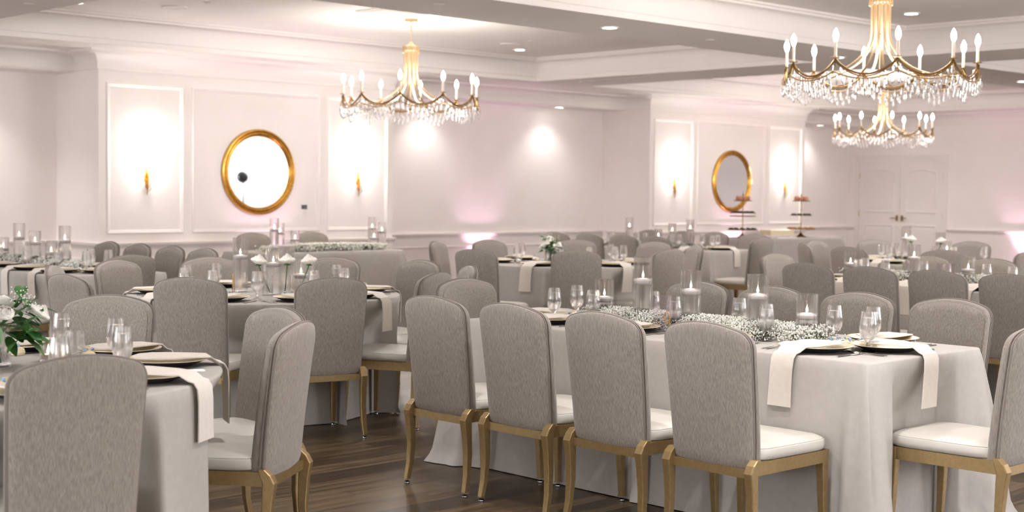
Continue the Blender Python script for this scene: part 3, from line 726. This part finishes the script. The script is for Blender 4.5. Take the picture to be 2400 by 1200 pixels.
def offs(outl, cx, cy): return [(x + cx, y + cy, a, b2, c2, d2) for x, y, a, b2, c2, d2 in outl]
def table(kind, cx, cy, a, c, label, clabel, seed, zt=ZT, folds=.022):
    t = thing('dining_table', label, 'table', (cx, cy, 0))
    mb = MB(); lm = []
    if kind == 'round':
        mb.lathe([(0, zt - .03), (a - .012, zt - .03), (a - .010, zt - .012), (a - .014, zt - .006), (0, zt - .006)], 48); legs = [(.18 * sx, .18 * sy) for sx in (1, -1) for sy in (1, -1)]
        ol = round_outl(a)
    else:
        mb.box(-a / 2 + .012, a / 2 - .012, -c / 2 + .012, c / 2 - .012, zt - .03, zt - .006); legs = [((a / 2 - .32) * sx, (c / 2 - .32) * sy) if a < c or True else 0 for sx in (1, -1) for sy in (1, -1)]
        ol = rect_outl(a, c)
    obj('tabletop', mb.mesh('tabletop', 'gold_paint', False), t)
    mb = MB(); mb.tube([(0, 0, 0), (0, 0, zt - .03)], .016, 8); lg = mb.mesh('leg', 'black')
    for x, y in legs: obj('leg', lg, t, (x, y, 0))
    o = obj('tablecloth', cloth_mesh(offs(ol, cx, cy), seed, folds, zt=zt)); tag(o, clabel, 'tablecloth', 'ivory tablecloths'); return o
table('rect', 5.432, 4.315, .935, 2.47, 'long banquet table hidden under the cloth of the front long table', 'ivory cloth to the floor on the front long table beneath number nine', 11, folds=.012)
table('round', R1[0], R1[1], R1[2], 0, 'round table hidden under the cloth at the front left', 'ivory cloth on the front left round table, cut by the picture edge', 12)
table('round', R2[0], R2[1], R2[2], 0, 'round table hidden under the cloth below the bud vases', 'ivory cloth on the round table with white roses in bud vases', 13)
table('round', R3[0], R3[1], R3[2], 0, 'round table hidden under the cloth below the green bouquet', 'ivory cloth on the round table with the green bouquet', 14)
table('round', R10[0], R10[1], R10[2], 0, 'round table hidden under the cloth near the double doors', 'ivory cloth on the round table near the double doors', 15)
table('rect', 5.31, 11.22, .935, 2.47, 'long banquet table hidden under the cloth at the left rear', 'ivory cloth on the left rear long table full of candle vases', 16, folds=.012)
table('rect', 9.15, 12.66, 1.9, .76, 'small head table hidden under the cloth before the bay', 'ivory cloth on the sweetheart table in front of the nearer bay', 17, folds=.01)
table('rect', 13.37, 11.37, .935, 2.47, 'long banquet table hidden under the cloth in the far middle', 'ivory cloth on the far middle long table before the cake stands', 18, folds=.014)
table('rect', 9.72, 5.2, .935, 2.47, 'long banquet table hidden under the cloth at the right rear', 'ivory cloth on the right rear long table behind the front one', 19, folds=.012)
table('rect', 17.7, 12.65, 2.45, .8, 'dessert table hidden under the cloth below the cake stands', 'ivory cloth on the dessert table under the two cake stands', 20, zt=.775, folds=.01)

# ---------------------------------------------------------------- tableware
mb = MB()
mb.lathe([(0, .004), (.10, .004), (.125, .014), (.160, .028), (.163, .0295), (.160, .0305), (.125, .0185), (.10, .010), (0, .010)], 48)
nf = len(mb.f)
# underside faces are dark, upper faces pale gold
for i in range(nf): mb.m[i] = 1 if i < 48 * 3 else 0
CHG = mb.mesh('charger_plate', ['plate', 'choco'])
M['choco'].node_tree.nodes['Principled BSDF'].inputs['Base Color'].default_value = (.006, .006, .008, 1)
def napkin_mesh(hang, seed, L0=.20):
    """folded strip: lies on the plate towards -x (the diner), drops over the table edge at x = -L0"""
    rnd = random.Random(seed); mb = MB(); rings = []
    tw = rnd.uniform(-.03, .03); w_ = .056
    path = [(.125, .034, .035), (.09, .036, .085), (.04, .037, .098), (-.03, .036, .09), (-.10, .034, .075), (-.16, .032, w_ + .008)]
    if hang:
        path += [(-L0 + .012, .012, w_), (-L0 - .008, .006, w_), (-L0 - .019, -.014, w_), (-L0 - .022, -.06, w_), (-L0 - .021, -hang * .6, w_), (-L0 - .020, -hang, w_ + .003)]
    for i, (x, z, h) in enumerate(path):
        sh = tw * max(0, i - 4) / 6; th_ = .005
        dx, dz = (0, th_) if i < 7 else (-th_, 0)
        if i in (6, 7): dx, dz = -th_ * .6, th_ * .6
        rings.append([(x, -h + sh, z), (x, h + sh, z), (x + dx, h + sh, z + dz), (x + dx, -h + sh, z + dz)])
    mb.loft(rings, cap=True)
    return mb.mesh('napkin', 'napkin', True, 40)
NAP = [napkin_mesh(.19, 1), napkin_mesh(.22, 2), napkin_mesh(.2, 3)]
gob = [(0, .002), (.032, .0), (.033, .003), (.02, .009), (.009, .014), (.0065, .022), (.010, .030), (.0065, .038), (.012, .046), (.026, .058), (.0365, .08), (.0385, .10), (.0365, .125), (.0325, .155), (.030, .173)]
gin = [(.0288, .173), (.0312, .155), (.0352, .125), (.037, .10), (.035, .082), (.0245, .061), (.0, .052)]
mb = MB(); mb.lathe(gob + gin, 28); GOB = mb.mesh('goblet', 'tumbler')
wt = [(0, .054), (.0235, .062), (.0343, .082), (.0362, .10), (.0346, .125), (.0316, .148), (0, .148)]
mb = MB(); mb.lathe(wt, 24); GWAT = mb.mesh('water', 'water')
mb = MB()
mb.tube([(.1, 0, .002), (.04, 0, .004), (0, 0, .006), (-.03, 0, .004)], [.0055, .004, .0028, .003], 6, flat=.5)
mb.tube([(-.03, 0, .004), (-.045, 0, .005), (-.06, 0, .005)], [.003, .010, .011], 6, flat=.25)
for i in range(4): mb.tube([(-.06, -.009 + .006 * i, .005), (-.085, -.009 + .006 * i, .004), (-.105, -.009 + .006 * i, .007)], [.0016, .0014, .0008], 5)
FORK = mb.mesh('fork', 'steel')
mb = MB(); mb.tube([(.11, 0, .003), (.05, 0, .004), (.015, 0, .004)], [.006, .005, .004], 6, flat=.6)
mb.tube([(.015, 0, .004), (-.04, .002, .004), (-.10, .0, .003)], [.005, .0095, .002], 6, flat=.2); KNIFE = mb.mesh('knife', 'steel')
mb = MB(); mb.lathe([(0, 0), (.026, .002), (.030, .012), (.026, .026), (.014, .034), (.006, .036), (.010, .046), (0, .044)], 14); POUCH = mb.mesh('pouch', 'pouch')
mb = MB()
for s_ in (1, -1):
    mb.tube([(0, 0, .037), (s_ * .018, .004, .046), (s_ * .03, 0, .040), (s_ * .016, -.004, .034), (0, 0, .037)], .0035, 5, flat=.4)
    mb.tube([(0, 0, .037), (s_ * .012, -.018, .026), (s_ * .022, -.034, .012)], .0035, 5, flat=.4)
RIB = mb.mesh('ribbon', 'blue')
mb = MB(); mb.add([(-.012, -.018, .034), (.012, -.018, .034), (.02, -.062, .020), (-.004, -.066, .020), (-.012, -.018, .036), (.012, -.018, .036), (.02, -.062, .022), (-.004, -.066, .022)],
       [(0, 1, 2, 3), (7, 6, 5, 4), (0, 4, 5, 1), (1, 5, 6, 2), (2, 6, 7, 3), (3, 7, 4, 0)]); TAGM = mb.mesh('gift_tag', 'tag', False)

def setting(x, y, deg, key, s_, cut=True, favor=True, goblet=True, edge=.20, nap=True, z=ZT, gl=(.17, -.15)):
    """a place: plate centre (x, y), diner on the -x side turned by deg"""
    a = math.radians(deg); R = Matrix.Rotation(a, 3, 'Z'); tp = T[key]
    at = lambda lx, ly, lz=0: (Vector((x, y, z + lz)) + R @ Vector((lx, ly, 0)))
    tag(obj('charger_plate', CHG, None, at(0, 0), (0, 0, a)), 'pale gold rimmed plate, %s, %s' % (tp, s_), 'plate', 'gold rimmed plates')
    if nap: tag(obj('napkin', NAP[random.randrange(3)], None, at(0, 0), (0, 0, a)), 'cream napkin, %s, %s' % (tp, s_), 'napkin', 'cream folded napkins')
    if goblet:
        t = obj('water_goblet', GOB, None, at(*gl), (0, 0, a)); tag(t, 'stemmed water goblet, %s, %s' % (tp, s_), 'glass', 'water goblets'); obj('water', GWAT, t)
    if cut:
        for nm, me, ly, rz in (('fork', FORK, .185, .0), ('fork', FORK, .212, .04), ('knife', KNIFE, -.185, .0)):
            o = obj(nm, me, None, at(-.01, ly), (0, 0, a + PI + rz) if False else (0, 0, a + PI * (0 if False else 1) + rz))
            tag(o, 'steel %s, %s%s, %s' % (nm, 'outer, ' if (nm == 'fork' and ly > .2) else ('inner, ' if nm == 'fork' else ''), tp, s_), nm, 'steel cutlery')
    if favor:
        t = thing('favor_pouch', 'favour pouch with blue bow, %s, %s' % (tp, s_), 'party favour', at(.185, .03), a + random.uniform(-.6, .6), 'favour pouches')
        obj('pouch', POUCH, t); obj('ribbon', RIB, t); obj('gift_tag', TAGM, t)
nears = ['near side at its far end', 'near side, third place', 'near side, second place', 'near side, nearest place']
fars = ['far side at its far end', 'far side, third place', 'far side, second place', 'far side, nearest place']
def rect_set(key, xn, xf, ys, yend0=None, yend1=None, cut=True):
    for i, y in enumerate(ys):
        setting(xn + .20, y, 0, key, nears[i], cut); setting(xf - .20, y, 180, key, fars[i], cut)
    if yend0 is not None: setting((xn + xf) / 2, yend0 + .20, 90, key, 'near end', cut)
    if yend1 is not None: setting((xn + xf) / 2, yend1 - .20, -90, key, 'far end', cut)
rect_set('T9', 4.965, 5.90, (5.10, 4.56, 4.01, 3.47), 3.08, 5.55)
rect_set('T4', 4.845, 5.775, (12.0, 11.44, 10.88, 10.4), 9.99, None, False)
rect_set('T6', 12.905, 13.835, (12.15, 11.6, 11.05, 10.55), 10.14, None, False)
rect_set('T7', 9.255, 10.185, (6.0, 5.48, 4.96, 4.44), None, 6.43, False)
def ring_set(tbl, key, angs, cut):
    for deg, s_ in angs:
        a = math.radians(deg); r = tbl[2] - .20
        setting(tbl[0] + r * math.cos(a), tbl[1] + r * math.sin(a), deg + 180, key, s_, cut)
ring_set(R1, 'R1', [(265, 'nearest place'), (303, 'right front place'), (338, 'right place under the crossed cutlery'), (12, 'right rear place'), (48, 'far place'), (85, 'left rear place')], True)
ring_set(R2, 'R2', [(214, 'front left place'), (254, 'front right place'), (292, 'right front place'), (335, 'right place'), (5, 'right rear place'), (38, 'rear right place'), (78, 'rear place'), (112, 'rear left place'), (145, 'left rear place'), (182, 'left place')], True)
ring_set(R3, 'R3', [(200, 'left place'), (228, 'front left place'), (262, 'front right place'), (300, 'right front place'), (335, 'right place'), (40, 'rear right place'), (88, 'rear place'), (140, 'rear left place')], False)
ring_set(R10, 'T10', [(172, 'front place'), (215, 'right front place'), (140, 'left front place'), (90, 'left place'), (55, 'rear place'), (10, 'rear right place'), (262, 'right place')], False)

# candle vases
def vase_meshes(h):
    mb = MB(); r = .0505
    mb.lathe([(0, 0), (r - .003, 0), (r, .004), (r, h - .003), (r - .0015, h), (r - .003, h - .002), (r - .0034, .012), (0, .011)], 40); vm = mb.mesh('vase', 'glass', True, 30)
    hw = {'s': .118, 'm': .19, 't': .225}[{.225: 's', .30: 'm', .355: 't'}[h]]
    mb = MB(); mb.lathe([(0, .0125), (r - .0038, .0125), (r - .0038, hw - .006), (0, hw - .006)], 36); wm = mb.mesh('water', 'water', True, 30)
    return vm, wm, hw
VM = {'s': vase_meshes(.225), 'm': vase_meshes(.30), 't': vase_meshes(.355)}
mb = MB(); mb.lathe([(0, -.016), (.038, -.014), (.0445, -.004), (.0455, .006), (.040, .011), (.02, .016), (0, .017)], 32); CAN = mb.mesh('floating_candle', 'wax')
mb = MB(); mb.tube([(0, 0, .016), (0, 0, .026)], .0009, 5); WICK = mb.mesh('wick', 'black')
mb = MB(); mb.lathe([(0, .018), (.0035, .023), (.0048, .029), (.0035, .038), (.0012, .048), (0, .054)], 10); FLM = mb.mesh('flame', 'flame')
def vase(x, y, k_, tp, s_):
    vm, wm, hw = VM[k_]; size = {'s': 'short', 'm': 'medium', 't': 'tall'}[k_]
    t = obj('cylinder_vase', vm, None, (x, y, ZT)); tag(t, '%s clear cylinder vase, %s, %s' % (size, tp, s_), 'vase', 'cylinder candle vases'); obj('water', wm, t)
    c = obj('floating_candle', CAN, None, (x, y, ZT + hw + .002)); tag(c, 'white floating candle in %s vase, %s, %s' % (size, tp, s_), 'candle', 'floating candles')
    obj('wick', WICK, c); obj('flame', FLM, c)
for y, k_, s_ in ((4.958, 's', 'at its far end'), (4.694, 't', 'beside the far goblets'), (4.382, 'm', 'right of the number sign'), (3.979, 'm', 'second from the near end'), (3.702, 's', 'nearest its near end')): vase(5.43, y, k_, T['T9'], s_)
for y, k_, s_ in ((11.95, 's', 'farthest'), (11.634, 't', 'fourth from the near end'), (11.331, 'm', 'middle'), (11.032, 's', 'second from the near end'), (10.787, 't', 'nearest its near end')): vase(5.3, y, k_, T['T4'], s_)
for x, y, k_, s_ in ((8.58, 12.62, 't', 'leftmost'), (8.72, 12.72, 'm', 'second from the left'), (8.82, 12.58, 's', 'third from the left'), (10.0, 12.74, 't', 'rear one at its right end'), (9.9, 12.58, 's', 'front one at its right end'), (10.03, 12.60, 'm', 'rightmost')): vase(x, y, k_, T['T5'], s_)
for y, k_, s_ in ((11.78, 't', 'farthest'), (11.3, 's', 'second from the far end'), (11.08, 'm', 'third from the far end'), (10.8, 't', 'nearest its near end')): vase(13.35, y, k_, T['T6'], s_)
for y, k_, s_ in ((6.224, 's', 'farthest'), (5.66, 'm', 'middle'), (5.208, 's', 'nearest')): vase(9.72, y, k_, T['T7'], s_)
for x, y, k_, s_ in ((12.95, 7.64, 't', 'left'), (13.15, 7.36, 'm', 'middle'), (12.85, 7.12, 's', 'right')): vase(x, y, k_, T['T10'], s_)
for x, y, k_, s_ in ((5.08, 7.86, 't', 'rear left'), (5.12, 7.54, 'm', 'front'), (5.32, 7.68, 'm', 'rear right'), (5.25, 7.42, 's', 'right front')): vase(x, y, k_, T['R2'], s_)

# bud vases and roses
mb = MB(); mb.lathe([(0, 0), (.033, 0), (.036, .005), (.036, .13), (.034, .13), (.034, .012), (0, .01)], 28); BUD = mb.mesh('bud_vase', 'glass', True, 30)
mb = MB(); mb.lathe([(0, .0115), (.0335, .0115), (.0335, .08), (0, .08)], 24); BWAT = mb.mesh('water', 'water', True, 30)
def rose_mesh(r, seed):
    mb = MB(); rnd = random.Random(seed)
    for layer in range(6):
        n = 3 + layer; rr = r * (.22 + .15 * layer); hh = r * (1.15 - .1 * layer)
        for i in range(n):
            a0 = 2 * PI * i / n + layer * .7; rings = []
            for j in range(6):
                t = j / 5; row = []
                for k_ in range(7):
                    u = (k_ / 6 - .5) * 2; a = a0 + u * (PI / n) * 1.25 * (1 - .25 * t * t)
                    rad = rr * (.3 + .7 * math.sin((t * .78 + .02) * PI)) + (r * .10 * max(0, t - .75) / .25 * (layer / 5)); z = hh * t - .1 * r * u * u * t - (.25 * r * max(0, t - .8) if layer > 3 else 0)
                    row.append((rad * math.cos(a), rad * math.sin(a), z + rnd.uniform(-.02, .02) * r))
                rings.append(row)
            mb.loft(rings, closed=False, cap=False)
    return mb.mesh('bloom', 'petal')
ROSE = rose_mesh(.054, 5)
def rose(vx, vy, dx, dy, zt, label, vlabel, tbl='bud vases with roses', h=.13):
    t = obj('bud_vase', BUD, None, (vx, vy, ZT)); tag(t, vlabel, 'vase', tbl); obj('water', BWAT, t)
    f = thing('white_rose', label, 'flower', (vx, vy, ZT), 0, 'white roses in bud vases')
    p0 = Vector((-dx * .25, -dy * .25, .018)); p1 = Vector((dx, dy, zt)); mid = (p0 + p1) / 2 + Vector((dy, -dx, 0)) * .1
    mb = MB(); mb.tube([p0, (p0 + mid) / 2, mid, (mid + p1) / 2, p1], [.0035, .003, .003, .0035, .005], 7); mb.ball(p1 + Vector((0, 0, .004)), .012, 8)
    for s_ in (0, 1.6, 3.1, 4.7): mb.tube([p1, p1 + Vector((.018 * math.cos(s_), .018 * math.sin(s_), -.006)), p1 + Vector((.028 * math.cos(s_), .028 * math.sin(s_), .004))], [.003, .005, .001], 5, flat=.4)
    obj('stem', mb.mesh('stem', 'stem'), f)
    b2 = obj('bloom', ROSE, f, p1 + Vector((0, 0, .006)), (dy * 3, -dx * 3 + .0, 0)); return f
Tz = ZT
LR = Vector((RT.x, RT.y, 0)).normalized()
rose(5.05, 7.50, -.060 * LR.x, -.060 * LR.y, .195, 'white rose leaning left over the bud vase round table', 'left bud vase on the bud vase round table')
rose(5.13, 7.42, .012 * LR.x, .012 * LR.y, .20, 'white rose standing upright in the middle bud vase', 'middle bud vase on the bud vase round table')
rose(5.19, 7.34, .055 * LR.x, .055 * LR.y, .20, 'white rose leaning right over the bud vase round table', 'right bud vase on the bud vase round table')
rose(12.72, 7.40, -.04 * LR.x, -.04 * LR.y, .21, 'white rose at left on the far right round table', 'left bud vase on the far right round table')
rose(12.78, 7.2, .05 * LR.x, .05 * LR.y, .20, 'white rose at right on the far right round table', 'right bud vase on the far right round table')

# baby's breath
def breath(x0, x1, y0, y1, n, h, seed, r=.0042, stems=300):
    rnd = random.Random(seed); mb = MB(); xc, yc = (x0 + x1) / 2, (y0 + y1) / 2
    spots = [(rnd.uniform(x0, x1), rnd.uniform(y0, y1)) for _ in range(max(6, n // 90))]
    for i in range(stems):
        cx, cy = spots[rnd.randrange(len(spots))]; a = rnd.random() * 6.28; d = rnd.uniform(.03, .09)
        p = Vector((cx, cy, ZT + .004)); q = p + Vector((d * math.cos(a) * .8, d * math.sin(a), rnd.uniform(.2, 1) * h)) ; p.z += .004
        k0 = len(mb.v); w2 = .0011; s2 = Vector((-math.sin(a), math.cos(a), 0)) * w2
        mb.add([p + s2, p - s2, q - s2 * .6, q + s2 * .6, p + Vector((0, 0, w2 * 1.5)), q + Vector((0, 0, w2))], [(0, 1, 2, 3), (0, 4, 5, 3), (1, 4, 5, 2)], 1)
        if rnd.random() < .35: mb.tube([p, (p + q) / 2 + Vector((0, 0, .004)), q * .7 + p * .3], [.001, .006, .0008], 4, mi=1, flat=.3)
    for i in range(n):
        cx, cy = spots[rnd.randrange(len(spots))]
        x = cx + rnd.gauss(0, .03); y = cy + rnd.gauss(0, .045); e = max(0, 1 - ((x - xc) / ((x1 - x0) * .8)) ** 2)
        z = ZT + .005 + h * (rnd.random() ** .7) * (.35 + .65 * e)
        rr = r * rnd.uniform(.7, 1.35); mb.octa((x, y, z), rr, 0)
        if rnd.random() < .5: mb.octa((x + rr, y + rr * .6, z + rr * .3), rr * .8, 0)
    return mb.mesh('babys_breath', ['breath', 'sprig'], True, 0)
def brun(me, lab): tag(obj('babys_breath', me), lab, 'flower garland', 'runners of white gypsophila', 'stuff')
brun(breath(5.33, 5.53, 3.66, 5.03, 15000, .085, 1, .0042, 900), 'runner of tiny white gypsophila along the front long table')
brun(breath(5.22, 5.40, 10.5, 12.2, 5200, .08, 2, .007, 600), 'runner of tiny white gypsophila along the left rear long table')
brun(breath(8.38, 9.95, 12.42, 12.56, 5200, .08, 3, .0085, 1600), 'leafy gypsophila runner along the front of the sweetheart table')
brun(breath(13.29, 13.45, 10.75, 12.2, 2400, .06, 4, .007, 700), 'runner of gypsophila along the far middle long table')
brun(breath(9.63, 9.81, 4.5, 6.2, 8000, .09, 5, .0062, 1200), 'runner of gypsophila along the right rear long table')

# bouquets
def bouquet(x, y, label, vlabel, seed, vase_h=.16, spread=.16, top=.30, roses=5, leaves=46, big=1.0):
    rnd = random.Random(seed)
    mb = MB(); mb.lathe([(0, 0), (.05, 0), (.055, .006), (.05, vase_h), (.047, vase_h), (.051, .012), (0, .01)], 28); t = obj('flower_vase', mb.mesh('flower_vase', 'glass', True, 30), None, (x, y, ZT)); tag(t, vlabel, 'vase')
    mb = MB(); mb.lathe([(0, .012), (.049, .012), (.046, vase_h * .75), (0, vase_h * .75)], 24); obj('water', mb.mesh('water', 'water', True, 30), t)
    f = thing('bouquet', label, 'bouquet', (x, y, ZT))
    mb = MB(); tips = []
    for i in range(20):
        a = rnd.random() * 6.28; r0 = rnd.uniform(0, .03); r1 = spread * rnd.uniform(.25, .8); z1 = top * rnd.uniform(.6, 1)
        p0 = Vector((-r0 * math.cos(a), -r0 * math.sin(a), .018)); p1 = Vector((r1 * math.cos(a), r1 * math.sin(a), z1)); pm = Vector((.02 * math.cos(a), .02 * math.sin(a), vase_h)); mb.tube([p0, pm, p1], .0025, 5); tips.append((p1, a))
    obj('stems', mb.mesh('stems', 'stem'), f)
    mb = MB()
    for i in range(leaves):
        p1, a = tips[i % len(tips)]; a2 = a + rnd.uniform(-1.3, 1.3); b0 = p1 * rnd.uniform(.55, 1.0) ; L_ = rnd.uniform(.05, .095) * big; el = rnd.uniform(-.7, .9)
        d = Vector((math.cos(a2) * math.cos(el), math.sin(a2) * math.cos(el), math.sin(el))); side = Vector((-math.sin(a2), math.cos(a2), rnd.uniform(-.6, .6))).normalized(); up = d.cross(side)
        rings = []
        for j in range(7):
            u = j / 6; wd = L_ * .27 * math.sin(PI * min(1, u * .93 + .04)) ** .8; c_ = b0 + d * L_ * u - Vector((0, 0, 1)) * .25 * L_ * u * u
            rings.append([c_ - side * wd + up * wd * .25, c_ + up * 0, c_ + side * wd + up * wd * .25])
        mb.loft(rings, closed=False, cap=False)
    obj('foliage', mb.mesh('foliage', 'leaf'), f)
    for i in range(roses):
        a = 2 * PI * i / roses + rnd.random() * .5 + .6; r1 = spread * rnd.uniform(.35, .6); rm = rose_mesh(.042 * rnd.uniform(.85, 1.15), seed + i)
        obj('rose', rm, f, (r1 * math.cos(a), r1 * math.sin(a), top * rnd.uniform(.55, .85)), (-.7 * math.sin(a), .7 * math.cos(a), 0))
    mb = MB()
    for i in range(260):
        p1, a = tips[i % 7]; q = p1 * .95 + Vector((rnd.gauss(0, .02), rnd.gauss(0, .02), rnd.gauss(.01, .02))); mb.octa(q, rnd.uniform(.002, .0045))
    obj('filler_flowers', mb.mesh('filler_flowers', 'breath'), f)['kind'] = 'stuff'
bouquet(9.24, 9.12, 'green and white bouquet standing on the bouquet round table', 'clear glass vase holding the green and white bouquet', 31, .13, .17, .26, 5)
bouquet(2.24, 5.12, 'leafy bouquet at the left edge on the front left round table', 'glass vase at the left edge under the leafy bouquet', 47, .16, .27, .27, 5, 110, 1.25)

# tumbler and votive on the front left table, number sign, wire hoop
mb = MB(); mb.lathe([(0, 0), (.041, 0), (.0425, .005), (.035, .1), (.0335, .1), (.040, .012), (0, .01)], 32); t = obj('candle_tumbler', mb.mesh('tumbler', 'tumbler', True, 30), None, (2.63, 5.27, ZT)); tag(t, 'squat glass tumbler on the front left round table', 'glass')
mb = MB(); mb.lathe([(0, 0), (.03, 0), (.032, .004), (.034, .065), (.032, .065), (.030, .01), (0, .01)], 28); t = obj('votive_holder', mb.mesh('votive', 'tumbler', True, 30), None, (2.47, 5.17, ZT)); tag(t, 'small clear votive holder on the front left round table', 'candle holder')
mb = MB(); mb.lathe([(0, .011), (.028, .011), (.029, .03), (0, .031)], 20); c = obj('votive_candle', mb.mesh('votive_candle', 'wax'), None, (2.47, 5.17, ZT)); tag(c, 'small lit candle inside the votive holder', 'candle'); obj('flame', FLM, c, (0, 0, .014))
def sign(x, y, deg, w_, h, label, digit):
    t = thing('table_number', label, 'table number', (x, y, ZT), math.radians(deg))
    mb = MB(); mb.box(-w_ / 2, w_ / 2, -.0015, .0015, .012, h); obj('acrylic_panel', mb.mesh('acrylic_panel', 'acryl', False), t)
    mb = MB(); mb.box(-w_ * .3, w_ * .3, -.02, .02, 0, .012); obj('sign_base', mb.mesh('sign_base', 'acryl', False), t)
    if digit:
        mb = MB(); cx_, cz, rx, rz = .012, .075, .014, .024
        mb.tube([(cx_ + rx * math.cos(a), -.003, cz + rz * math.sin(a)) for a in (2 * PI * i / 20 for i in range(20))], .0022, 6, True)
        mb.tube([(cx_ + rx, -.003, cz + .003), (cx_ + rx * .92, -.003, cz - .022), (cx_ + rx * .45, -.003, cz - .045)], .0022, 6)
        obj('gold_digit', mb.mesh('gold_digit', 'gold'), t)['label'] = 'gold numeral 9'
sign(5.28, 4.42, 0, .125, .18, 'clear acrylic table sign with gold 9 on the front long table', True)
bpy.data.objects['table_number'].rotation_euler.z = math.radians(-65)
sign(9.5, 5.27, 0, .125, .18, 'clear acrylic table sign on the right rear long table', False)
bpy.data.objects['table_number.001'].rotation_euler.z = math.radians(-65)
mb = MB(); mb.tube([(.03 * math.cos(a), 0, .07 + .068 * math.sin(a)) for a in (2 * PI * i / 28 for i in range(28))], .002, 6, True)
tag(obj('wire_hoop', mb.mesh('wire_hoop', 'gold'), None, (4.86, 7.6, ZT), (0, 0, AX)), 'slim gold wire hoop on the bud vase round table', 'ornament')

# ---------------------------------------------------------------- dessert table
ZD = .775
def stand(x, y, label, tiers, gname):
    t = thing('cake_stand', label, 'cake stand', (x, y, ZD), 0, 'tiered cake stands')
    mb = MB(); mb.lathe([(0, 0), (.085, 0), (.08, .012), (.04, .03), (.015, .06), (.008, .08)], 20); obj('base', mb.mesh('base', 'brass_dark'), t)
    mb = MB(); mb.tube([(0, 0, .06), (0, 0, .62)], .0065, 8)
    for z in (.12, .2, .33, .42, .52): mb.ball((0, 0, z), .011, 8)
    mb.ball((0, 0, .64), .014, 8, 1.4); mb.tube([(0, 0, .64), (0, 0, .70)], [.006, .001], 6); obj('pole', mb.mesh('pole', 'brass_dark'), t)
    for z, r in tiers:
        mb = MB(); mb.lathe([(.006, -.008), (r, -.006), (r + .004, .006), (r, .002), (.006, 0)], 28); obj('tier_plate', mb.mesh('tier_plate', 'brass_dark'), t, (0, 0, z))
SA, SB = (16.95, 12.72), (18.3, 12.62)
stand(*SA, 'tiered cake stand on the dessert table, nearer the far mirror', [(.125, .225), (.325, .19), (.375, .19), (.555, .135)], 'a')
stand(*SB, 'tiered cake stand at the corner end of the dessert table', [(.125, .225), (.335, .165), (.555, .135)], 'b')
mb = MB(); mb.lathe([(0, 0), (.02, 0), (.026, .028), (.02, .045), (0, .055)], 10); CUP = {k_: None for k_ in ('pastry', 'choco', 'cookie')}
def treat(mt_):
    mb = MB()
    if mt_ == 'pastry': mb.lathe([(0, 0), (.02, 0), (.026, .035), (.022, .055), (.008, .07), (0, .07)], 10)
    else: mb.lathe([(0, 0), (.024, 0), (.026, .01), (.02, .022), (0, .025)], 10)
    return mb.mesh('treat', mt_)
for k_ in CUP: CUP[k_] = treat(k_)
def treats(sx, sy, z, r, n, k_, nm, lab):
    for i in range(n):
        a = 2 * PI * i / n + .2
        tag(obj(nm, CUP[k_], None, (sx + r * math.cos(a), sy + r * math.sin(a), ZD + z + .003)), lab, 'pastry', 'treats, ' + lab)
treats(*SA, .555, .09, 8, 'pastry', 'cupcake', 'pink cupcake on top tier, cake stand nearer the far mirror')
treats(*SB, .555, .09, 7, 'pastry', 'cupcake', 'pink cupcake on top tier, cake stand at the corner end')
treats(*SA, .375, .145, 10, 'choco', 'chocolate_truffle', 'dark chocolate on third tier, cake stand nearer the far mirror')
treats(*SA, .125, .18, 12, 'choco', 'chocolate_truffle', 'dark chocolate on bottom tier, cake stand nearer the far mirror')
treats(*SB, .335, .125, 9, 'choco', 'chocolate_truffle', 'dark chocolate on middle tier, cake stand at the corner end')
treats(*SB, .125, .18, 12, 'cookie', 'cookie', 'golden cookie on bottom tier, cake stand at the corner end')
t = thing('gold_riser', 'pale gold dessert riser between the two cake stands', 'riser', (17.68, 12.62, ZD))
mb = MB(); mb.box(-.3, .3, -.1, .1, .04, .115); obj('riser_body', mb.mesh('riser_body', 'plate', False), t)
mb = MB(); mb.lathe([(0, 0), (.012, 0), (.01, .04), (0, .04)], 10); ft = mb.mesh('foot', 'plate')
for sx in (-.26, .26):
    for sy in (-.08, .08): obj('foot', ft, t, (sx, sy, 0))
mb = MB(); mb.box(-.26, .22, -.06, .06, 0, .012); tag(obj('napkin_stack', mb.mesh('napkin_stack', 'tag', False), None, (17.6, 12.42, ZD)), 'flat stack of white paper napkins before the gold riser', 'napkin stack')

# round studio light on a stand, seen only in the nearer mirror
Pm = Vector((9.502, YF, 1.635)); d = Vector((.554, -.856, .004)); q = Pm + d * 12.2
t = thing('studio_light', 'round black studio light on a pole, reflected in the nearer mirror', 'studio light', (q.x, q.y, 0))
mb = MB(); mb.lathe([(0, 0), (.10, 0), (.11, .02), (.09, .09), (0, .1)], 28); o = obj('lamp_head', mb.mesh('lamp_head', 'black'), t, (0, 0, 1.66), (-PI / 2, 0, .4))
mb = MB(); mb.lathe([(.10, 0), (.125, .0), (.125, .02), (.10, .02), (.10, 0)], 28); obj('lamp_rim', mb.mesh('lamp_rim', 'screen'), t, (0, 0, 1.66), (-PI / 2, 0, .4))
mb = MB(); mb.tube([(.02, 0, 0), (.02, 0, 1.56)], .014, 8); obj('pole', mb.mesh('pole', 'black'), t)
mb = MB(); mb.lathe([(0, 0), (.18, 0), (.17, .02), (0, .03)], 24); obj('base', mb.mesh('base', 'black'), t)
